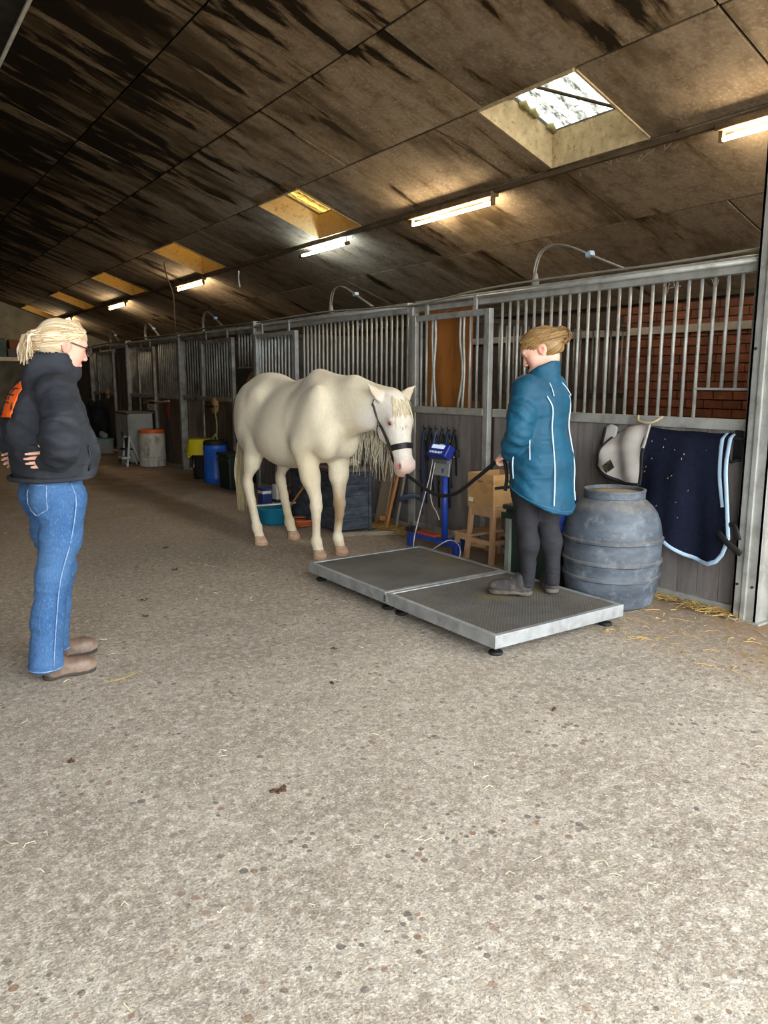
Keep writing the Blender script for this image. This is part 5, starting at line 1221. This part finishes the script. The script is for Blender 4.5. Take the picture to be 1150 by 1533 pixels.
for i, (lc, sz, m, lab) in enumerate((((3.52, 7.40, 0), (.10, .12, .30), cart, 'blue carton behind the teal tub'), ((3.62, 7.28, 0), (.09, .10, .34), wp_, 'white carton with dark band behind the teal tub'))):
    T = thing('carton', lab, 'carton', lc); MB().b2(-sz[0] / 2, sz[0] / 2, -sz[1] / 2, sz[1] / 2, 0, sz[2]).build('box_body', m, T, bevel=.002)
    MB().b2(-sz[0] / 2 - .001, sz[0] / 2 + .001, -sz[1] / 2 - .001, sz[1] / 2 + .001, sz[2] * (.8 if i == 0 else .45), sz[2] * (.9 if i == 0 else .55)).build('printed_band', wp_ if i == 0 else mat('band_dark', '30323a', .7), T)
CB = Body((-.3, -.3, 0), (.3, .3, .5), .012); CB.ell((0, 0, .10), (.16, .18, .12), None, 0); CB.ell((.05, .05, .22), (.10, .12, .10), None, .05); V, F = CB.polys(2); V = V + vnormals(V, F) * (vnoise(V * 12, 5) * .03)[:, None]
tag(inst('red_blanket', np_mesh('red_blanket', V, F, mat('red_cloth', '8c2230', .8, var=.3, scale=6)), None, (3.82, 6.72, .6)), 'crumpled red blanket piled on the rear of the dark chest', 'blanket')
tag(inst('straw_heap', np_mesh('straw_heap', V * np.array((1.3, 1.5, .7)), F, mat('brown_straw', '6d5233', .95, var=.5, scale=25, bump=.8)), None, (4.05, 7.65, 0)), 'brown heap of straw on the floor behind the horse hind legs', 'straw heap')
T = thing('red_bucket', 'rust red bucket on the floor behind the horse legs', 'bucket', (3.80, 7.30, 0)); MB().lathe([(0, 0), (.11, 0), (.14, .24), (.148, .245), (.14, .25), (.11, .03), (0, .02)], 24).build('bucket_body', mat('rust_red', '6e3526', .7, var=.3), T, True); MB().tube(smooth_path([(-.14, 0, .24), (-.1, .03, .30), (.1, .03, .30), (.14, 0, .24)], 5), .004, 6).build('bail', chrome, T, True)
tag(MB().cyl((3.50, 7.0, .02), (3.60, 6.52, .50), .012, 8).build('broom_stick', pk2), 'short pale stick poking up behind the horse hind leg', 'stick')
hc_ = MB()
hc_.tube([(3.53 + (.10 + .004 * t) * math.cos(t), 6.60 + (.10 + .004 * t) * math.sin(t), .014 + .004 * t) for t in [i * .35 for i in range(55)]], .013, 8)
tag(hc_.build('hose_coil', mat('orange_hose', '9a4a22', .6, var=.2), None, True), 'rust orange hose coil on the floor behind the horse front legs', 'hose')
# ------------------------------------------------------------------ row of drums and bins along the far stalls
def drum(name, label, loc, r, h, m, lid_m, lid=True, ribs=(.12, .88), handle=False):
    T = thing(name, label, 'drum', loc); p = [(0, 0), (r * .93, 0), (r, .02)]
    for q in ribs: p += [(r, h * q - .02), (r * 1.035, h * q - .008), (r * 1.035, h * q + .008), (r, h * q + .02)]
    p += [(r, h - .02), (r * .95, h), (0, h)]; MB().lathe(p, 40).build('drum_body', m, T, True, angle=35)
    if lid: MB().lathe([(0, h + .035), (r * .9, h + .035), (r * .97, h + .025), (r * 1.0, h), (r * 1.0, h - .03), (r * .97, h - .032)], 40).build('lid', lid_m, T, True, angle=35)
    if handle: MB().tube(smooth_path([(-r * .80, -r * .68, h * .78), (-r * .84, -r * .78, h * .70), (-r * .55, -r * 1.0, h * .70), (-r * .5, -r * .9, h * .78)], 5), .008, 6).build('handle', m, T, True)
    return T
drum('plastic_drum', 'bright blue plastic drum with black lid by the stall', (4.14, 10.26, 0), .165, .56, mat('blue_plastic', '2258b4', .4, var=.12), foot_m, handle=True)
drum('plastic_drum', 'dirty white drum with orange lid beside the grey cabinet', (4.09, 12.90, 0), .215, .58, mat('dirty_white_plastic', 'b9b3a4', .7, var=.2, scale=8, stretch=(1, 1, .4), dirt='6e675a', dscale=9, dlo=.48, dhi=.7), mat('orange_lid', 'c9541c', .5, var=.1), ribs=(.22, .30))
T = thing('wheelie_bin', 'very dark green bin between blue drum and horse tail', 'bin', (4.12, 9.55, 0)); MB().box((0, 0, .22), (.30, .34, .44), None, 1.08).build('bin_body', mat('dark_green_plastic', '16261f', .5), T, bevel=.015); MB().b2(-.18, .18, -.20, .20, .44, .48).build('lid', mat('bin_lid', '1a2320', .5), T, bevel=.01); MB().b2(-.175, -.160, -.19, .19, .38, .40).build('rim', mat('bin_rim', '2c3d35', .5), T)
T = thing('feed_tub', 'yellow plastic tub turned upside down on a black bucket', 'tub', (4.16, 10.82, .36)); yl = mat('yellow_plastic', 'd3c11e', .45, var=.1)
MB().lathe([(.235, -.0), (.245, .012), (.235, .02), (.205, .20), (.19, .225), (0, .235)], 36).build('tub_body', yl, T, True, angle=35)
for a in (R(200), R(20)): MB().tube(smooth_path([(.235 * math.cos(a - .18), .235 * math.sin(a - .18), .01), (.255 * math.cos(a), .255 * math.sin(a), -.035), (.235 * math.cos(a + .18), .235 * math.sin(a + .18), .01)], 5), .009, 6).build('handle', yl, T, True)
T = thing('black_bucket', 'black bucket under the yellow tub', 'bucket', (4.16, 10.82, 0)); MB().lathe([(0, 0), (.13, 0), (.16, .33), (.168, .335), (.165, .355), (.0, .355)], 28).build('bucket_body', foot_m, T, True, angle=40); MB().tube(smooth_path([(-.15, -.06, .30), (-.17, -.08, .16), (-.14, .06, .30)], 5), .005, 6).build('bail', chrome, T, True)
# cabinet with two doors
cg = mat('grey_cabinet_plastic', '8d8b84', .6, var=.12, dirt='6c6a62', dscale=3); ct = mat('cabinet_top', '57503f', .7)
T = thing('storage_cabinet', 'grey two door plastic cabinet with dark top by the far stalls', 'cabinet', (4.00, 13.72, 0))
MB().b2(-.14, .26, -.36, .36, .03, .86).build('cabinet_body', cg, T, bevel=.006)
for a, b in ((-.355, -.003), (.003, .355)):
    d_ = MB().b2(-.165, -.142, a, b, .05, .85).build('door', cg, T, bevel=.006); MB().box((-.172, (b - .04 if a < 0 else a + .04), .5), (.014, .014, .09)).build('handle', foot_m, d_, bevel=.003)
MB().b2(-.19, .28, -.385, .385, .86, .89).build('top', ct, T, bevel=.004); MB().b2(-.15, .26, -.36, .36, 0, .03).build('plinth', foot_m, T)
# folding metal step ladder
al = mat('pale_aluminium', 'bdbdb8', .4, metal=.5, var=.1); T = thing('step_ladder', 'small folding metal step with dark treads before the grey cabinet', 'step ladder', (3.74, 13.18, 0))
for y in (-.13, .13): MB().bar((-.04, y, 0), (.02, y, .50), .02, .03).build('rail', al, T); MB().bar((.20, y, 0), (.03, y, .44), .02, .02).build('rear_leg', al, T)
MB().bar((.02, -.13, .50), (.02, .13, .50), .02, .02).build('top_bar', al, T)
for z_, x_ in ((.13, -.04), (.27, .0)): MB().b2(x_ - .08, x_ + .07, -.12, .12, z_, z_ + .025).build('tread', al if z_ < .2 else foot_m, T)
MB().b2(.0, .015, -.11, .11, .31, .47).build('back_panel', foot_m, T); MB().b2(-.065, -.055, -.12, .12, .03, .13).build('front_panel', al, T)
# sign plate, stick, red halter
T = thing('sign_plate', 'small white plate with dark lettering on the planks above the cabinet', 'sign', (4.285, 13.46, .965)); MB().box((0, 0, 0), (.006, .42, .10)).build('plate', wp_, T)
ink = mat('plate_ink', '26262a', .7)
for y, w_, kind in ((.13, .07, 0), (.04, .06, 1), (-.05, .05, 2), (-.14, .05, 3)):
    g = MB(); x = -.004
    def seg(y0, z0, y1, z1): g.bar((x, y0, z0), (x, y1, z1), .004, .014, (0, 0, 1)) if abs(z1 - z0) < .01 else g.bar((x, y0, z0), (x, y1, z1), .012, .004, (1, 0, 0))
    seg(y - w_ / 2, .032, y + w_ / 2, .032); seg(y + w_ / 2, .03, y + w_ / 2, -.03)
    if kind != 1: seg(y - w_ / 2, -.032, y + w_ / 2, -.032)
    if kind != 3: seg(y - w_ / 2, .03, y - w_ / 2, -.03)
    if kind in (1, 3): seg(y - w_ / 2, 0, y + w_ / 2, 0)
    g.build('lettering', ink, T)
tag(MB().tube(smooth_path([(4.28, 13.85, 1.03), (4.27, 13.4, 1.08), (4.27, 13.0, 1.06), (4.29, 12.55, 1.09)], 6), .018, 8).build('wooden_pole', pk, None, True), 'crooked pale pole fixed across the planks above the sign plate', 'pole')
T = thing('hanging_halter', 'dark red halter hanging above the white drum', 'halter', (4.32, 12.62, 0), 0); rs = mat('dark_red_strap', '7d1f1f', .7)
for dy, zb in ((-.04, .84), (.0, .80), (.04, .88)): MB().tube(smooth_path([(0, 0, 1.06), (-.03, dy, .98), (-.03, dy * 1.4, .9), (-.02, dy * .5, zb)], 4), .02, 7, True, .35, (1, 0, 0)).build('strap', rs, T, True)
# wooden disc holders with straps
def disc(name, label, loc, r):
    T = thing(name, label, 'hook', loc); MB().cyl((0.03, 0, 0), (-.02, 0, 0), r, 24).build('wood_disc', mat('cut_log', 'a5764a', .8, var=.25, scale=12), T, True); MB().box((-.04, .02, -.015), (.06, .30, .025)).build('bracket', foot_m, T); return T
disc('halter_hook', 'round log slice halter hook on the dark planks above the blue drum', (4.285, 10.60, 1.07), .115); disc('halter_hook', 'far small log slice hook above the dark coats', (4.28, 16.25, 1.16), .10)
T = thing('lead_rope', 'pale green webbing strap dangling from the log slice hook', 'strap', (4.24, 10.45, 0)); gs = mat('lime_webbing', '8f9a5a', .7, var=.3)
MB().tube(smooth_path([(0, .1, 1.08), (0, .0, 1.06), (-.01, -.02, .95), (0, -.03, .80), (-.01, -.03, .62)], 5), .022, 7, True, .3, (1, 0, 0)).build('strap', gs, T, True)
MB().tube(smooth_path([(-.02, -.03, .66), (-.03, .08, .60), (-.02, .16, .52), (-.03, .10, .44)], 5), .022, 7, True, .3, (1, 0, 0)).build('strap', gs, T, True); MB().tube(smooth_path([(-.02, -.04, .64), (-.02, -.10, .54), (-.03, -.02, .44), (-.02, .05, .36)], 5), .02, 7, True, .3, (1, 0, 0)).build('strap', gs, T, True)
MB().tube([(-.02, -.03 + math.cos(t) * .03, .88 + math.sin(t) * .03) for t in [2 * math.pi * q / 12 for q in range(13)]], .006, 6, False).build('ring', chrome, T, True)
T = thing('lead_rope', 'dark blue lead rope hanging beside the horse tail', 'rope', (4.27, 9.72, 0)); MB().box((.03, 0, 1.03), (.09, .18, .02)).build('bracket', chrome, T)
for dy in (-.05, 0, .05): MB().tube(smooth_path([(0, dy, 1.03), (-.02, dy * 1.3, .85), (-.01, dy * 1.6 - .02, .60)], 5), .018, 7).build('rope_strand', strap_cols[0], T, True)
# dark coats and storage boxes farther on
CB = Body((-.3, -.9, 0), (.3, .9, 1.1), .02); CB.ell((0, .35, .62), (.13, .28, .42), None, 0); CB.ell((0, -.25, .55), (.14, .34, .48), None, .05); V, F = CB.polys(2); V = V + vnormals(V, F) * (vnoise(V * np.array((8, 10, 3)), 8) * .035)[:, None]
tag(inst('hanging_coats', np_mesh('hanging_coats', V, F, mat('near_black_cloth', '121316', .9, var=.4, dirt='26282c', dscale=3)), None, (4.12, 16.60, .0)), 'bunch of dark stable coats hanging above the storage boxes', 'coats')
def tote(label, loc, sx, sy, h, m, lm):
    T = thing('storage_box', label, 'box', loc); MB().box((0, 0, h / 2), (sx * .9, sy * .9, h), None, 1.1).build('box_body', m, T, bevel=.01); MB().box((0, 0, h + .02), (sx * 1.02, sy * 1.02, .04)).build('lid', lm, T, bevel=.008); MB().b2(-sx / 2 - .02, -sx / 2 + .01, -.06, .06, h * .75, h * .85).build('handle', lm, T)
gp = mat('cloudy_plastic', '7d8078', .6, var=.15); tl = mat('teal_lid', '5c7d80', .6)
tote('cloudy plastic storage box with teal lid under the dark coats', (4.02, 15.85, 0), .34, .50, .26, gp, tl); tote('narrow cloudy storage box behind the teal lidded one', (3.92, 16.45, 0), .34, .40, .25, gp, mat('pale_lid', '9a9a92', .6))
tag(MB().box((4.05, 15.82, .36), (.10, .16, .10), (.3, .2, .4)).build('paper_bag', mat('pale_paper', '8d8a80', .8), bevel=.02), 'pale crumpled bag on the teal lidded storage box', 'bag')
# loft shelf with stored crates at the far end
T = thing('loft_shelf', 'pale timber loft beam across the far end wall', 'shelf', (0, 24.2, 0)); MB().b2(1.0, 4.6, -.3, .38, 1.98, 2.04).build('deck', mat('pale_deck', '9a907c', .8), T); MB().b2(1.0, 4.6, -.32, -.28, 1.96, 2.07).build('edge_board', mat('pale_edge', 'b5ab96', .8), T)
for i, (x, w_, h_, cl, lab) in enumerate(((3.45, .42, .55, '3a4a44', 'dull green crate on the far loft shelf'), (3.95, .5, .26, '4a4640', 'grey box on the far loft shelf'), (3.98, .46, .26, '6a3a24', 'rust brown box stacked on the far grey box'), (2.95, .4, .4, '40382c', 'dark box at the end of the far loft shelf'))):
    T = thing('crate', lab, 'crate', (x, 24.25, 2.042 + (.262 if i == 2 else 0))); MB().b2(-w_ / 2, w_ / 2, -.2, .2, 0, h_).build('crate_body', mat('crate%d' % i, cl, .8, var=.3), T, bevel=.01); MB().b2(-w_ / 2 - .01, w_ / 2 + .01, -.21, .21, h_ * .8, h_ * .88).build('rim', mat('crate_rim%d' % i, '5a5346', .8), T)
# ------------------------------------------------------------------ conduits, hoses and cobweb lines on the rails
hose_m = mat('grey_conduit', '7b776c', .7, var=.2); clip_m = mat('blue_grey_clip', '8fa3b5', .5)
def conduit(y, lab, s=1.0):
    T = thing('conduit_loop', lab, 'conduit', (4.36, y, 2.135))
    for d in (0, .022): MB().tube(smooth_path([(d, .30 * s, .03), (d, .305 * s, .12), (d, .25 * s, .235), (d, .12 * s, .27), (d, -.03 * s, .24), (d, -.22 * s, .16), (d, -.36 * s, .10), (d, -.55 * s, .02)], 6), .0065, 7).build('conduit', hose_m, T, True)
    MB().lathe([(.028, 0), (.03, .03), (.02, .07), (.014, .09)], 14, (.01, .30 * s, -.0)).build('gland', hose_m, T, True); MB().box((.01, -.225 * s, .162), (.05, .05, .035), (R(-15), 0, 0)).build('clip', clip_m, T, bevel=.006)
conduit(4.05, 'pale double conduit looping up from the rail above the woman in teal'); conduit(7.12, 'dusty conduit loop on the rail above the white horse withers', .95); conduit(10.85, 'dim conduit loop on the rail above the blue drum', .9); conduit(13.6, 'pale conduit loop on the rail above the grey cabinet', .9); conduit(15.9, 'far thin conduit loop on the rail above the dark coats', .7)
cable('rail_cable', [(4.33, 2.45, 2.16), (4.34, 3.2, 2.155), (4.335, 4.3, 2.165), (4.32, 5.0, 2.15), (4.30, 5.7, 2.10), (4.33, 6.4, 2.12), (4.34, 7.6, 2.16), (4.33, 9.2, 2.15)], .008, hose_m, 'dusty grey cable running along the top of the stall rails')
cable('rail_cable', [(4.33, 9.3, 2.15), (4.32, 11.0, 2.17), (4.33, 12.4, 2.15), (4.32, 14.5, 2.17), (4.33, 17.5, 2.15)], .012, mat('dim_cable', '5d5547', .8), 'thick dim cable along the far stall rails')
cable('drop_cable', [(4.45, 12.95, 3.34), (4.42, 12.75, 3.1), (4.44, 12.55, 2.8), (4.40, 12.40, 2.4), (4.40, 12.38, 2.14)], .010, mat('drop_cable', '5a4a36', .8), 'brown cable dropping from the third skylight to the rail')
cable('hanging_string', [(5.0, 11.2, 3.06), (5.0, 11.22, 2.95), (5.01, 11.2, 2.82)], .012, wp_, 'short white pull cord hanging from the ceiling right of the third tube light')
web = MB(); r_ = random.Random(21)
for i in range(60):
    y = r_.uniform(2.6, 8.8); z = r_.uniform(1.96, 2.14); web.tube(smooth_path([(4.36, y, z), (4.37, y + r_.uniform(-.06, .06), z - r_.uniform(.0, .06)), (4.36, y + r_.uniform(-.12, .12), z - r_.uniform(-.03, .05))], 3), r_.uniform(.001, .0025), 4)
tag(web.build('cobweb', mat('cobweb_dust', '9a8f7a', .9), None, True), 'dusty cobwebs clinging under the stall top rail', 'cobweb', kind='stuff')
web = MB()
for i in range(46):
    y = r_.uniform(2.2, 9.2); x = 5.02 + r_.uniform(-.03, .03); z = ZC(x) - .06; web.tube(smooth_path([(x, y, z), (x, y + r_.uniform(-.05, .05), z - r_.uniform(.01, .05)), (x, y + r_.uniform(-.1, .1), z - .002)], 3), .0016, 4)
tag(web.build('ceiling_cobweb', mat('cobweb_dust', '9a8f7a', .9), None, True), 'dusty cobwebs hanging along the dark purlin', 'cobweb', kind='stuff')
# ------------------------------------------------------------------ lead rope, straw, stones
def straw(name, label, n, fn, seed, ln=(.04, .16), cols=('b99a5c',)):
    r_ = random.Random(seed); mb = MB()
    for i in range(n):
        x, y, z = fn(r_); a = r_.uniform(0, 6.28); l_ = r_.uniform(*ln) / 2; dx, dy = math.cos(a) * l_, math.sin(a) * l_
        mb.tube([(x - dx, y - dy, z), (x + r_.uniform(-.01, .01), y + r_.uniform(-.01, .01), z + r_.uniform(0, .012)), (x + dx, y + dy, z + r_.uniform(0, .01))], .0022 if ln[1] > .05 else .0014, 4)
    tag(mb.build(name, mat('straw_' + cols[0], cols[0], .7, var=.35, scale=3, ws=True)), label, 'straw', kind='stuff')
straw('loose_straw', 'golden straw strewn along the foot of the stall planks by the barrel', 300, lambda r: (4.325 - abs(r.gauss(0, .045)), 2.42 + .95 * ((r.randrange(6) + r.gauss(.5, .28)) / 6), .004 + r.random() * .02), 5)
straw('straw_wisps', 'thin straw wisps scattered across the concrete near the corner post', 70, lambda r: (r.uniform(3.4, 4.3), r.uniform(1.9, 3.0), .003), 6, (.03, .12))
straw('straw_litter', 'brown straw litter around the leaning boards', 380, lambda r: (4.02 + r.random() * .3, 5.55 + r.random() * .65, .004 + r.random() * .05), 7, (.03, .12), ('a5813f',))
straw('floor_chaff', 'fine straw chaff scattered over the aisle floor', 260, lambda r: (r.uniform(.2, 4.0), 1.2 + 7 * r.random() ** 1.3, .0025), 8, (.012, .04), ('c6bb9e',))
tag(MB().tube(smooth_path([(.86, 3.62, .004), (.92, 3.60, .010), (.99, 3.63, .006), (1.03, 3.66, .004)], 5), .005, 5, True, .4, (0, 0, 1)).build('leaf_blade', mat('dry_leaf', 'c9b45e', .7)), 'dry yellow grass blade on the floor by the brown shoe', 'leaf')
r_ = random.Random(12); db = MB()
for x, y, s_ in [(1.10, 2.25, .028), (1.35, 4.55, .02), (1.45, 4.9, .02), (2.0, 3.4, .014), (1.75, 3.0, .012), (.55, 2.9, .012), (2.4, 2.2, .012), (1.9, 5.6, .02), (2.1, 6.4, .02)]:
    for k in range(5): db.box((x + r_.uniform(-s_, s_), y + r_.uniform(-s_, s_), .004), (s_ * r_.uniform(.4, 1), s_ * r_.uniform(.3, .8), .008), (r_.uniform(-.3, .3), r_.uniform(-.3, .3), r_.uniform(0, 3)))
tag(db.build('dirt_crumbs', mat('dirt_crumb', '4e3a2a', .95)), 'dark dirt crumbs scattered on the concrete', 'dirt', kind='stuff')
# ------------------------------------------------------------------ lead rope from halter to hand
def hw(p): return Matrix.Translation(HORSE_LOC) @ Matrix.Rotation(HORSE_ROT, 4, 'Z') @ Vector(p)
a_ = hw(HH(.475, 0, -.135)); grip = Matrix.Translation(W2_LOC) @ Matrix.Rotation(W2_ROT, 4, 'Z') @ Vector(W2_GRIP)
T = thing('lead_rope', 'black lead rope sagging from the horse halter to the hand of the woman in teal', 'rope')
c0 = a_ + Vector((.01, -.03, -.05)); hb_ = grip + Vector((.0, .0, -.012))
md = [c0 + (hb_ - c0) * t + Vector((0, 0, -1)) * q for t, q in ((.2, .10), (.42, .20), (.62, .20), (.82, .10))]
MB().tube(smooth_path([a_, a_ + Vector((.004, -.012, -.022)), c0], 4), .009, 8).build('snap_hook', brass_m, T, True)
MB().tube(smooth_path([c0 + Vector((0, .005, .01)), *md, hb_, hb_ + (hb_ - md[-1]).normalized() * .05 + Vector((0, 0, -.02))], 8), .0125, 10).build('rope', mat('black_rope', '17171a', .8, var=.3, scale=120), T, True)
MB().tube(smooth_path([hb_ + Vector((.02, -.02, 0)), hb_ + Vector((.035, -.03, -.10)), hb_ + Vector((.03, -.025, -.19))], 6), .011, 8).build('rope_tail', mat('black_rope', '17171a', .8), T, True)
# brown horse inside the far stall: only its poll shows above the white croup
bh = thing('horse', 'brown horse putting its head out of the stall behind the white horse croup', 'horse', (5.62, 9.72, 0), R(180)); bh.scale = (1.13, 1.13, 1.13)
bme = HME.copy(); bme.materials.clear(); bme.materials.append(mat('brown_coat', '6e4424', .6, var=.3, scale=5)); inst('body', bme, bh)
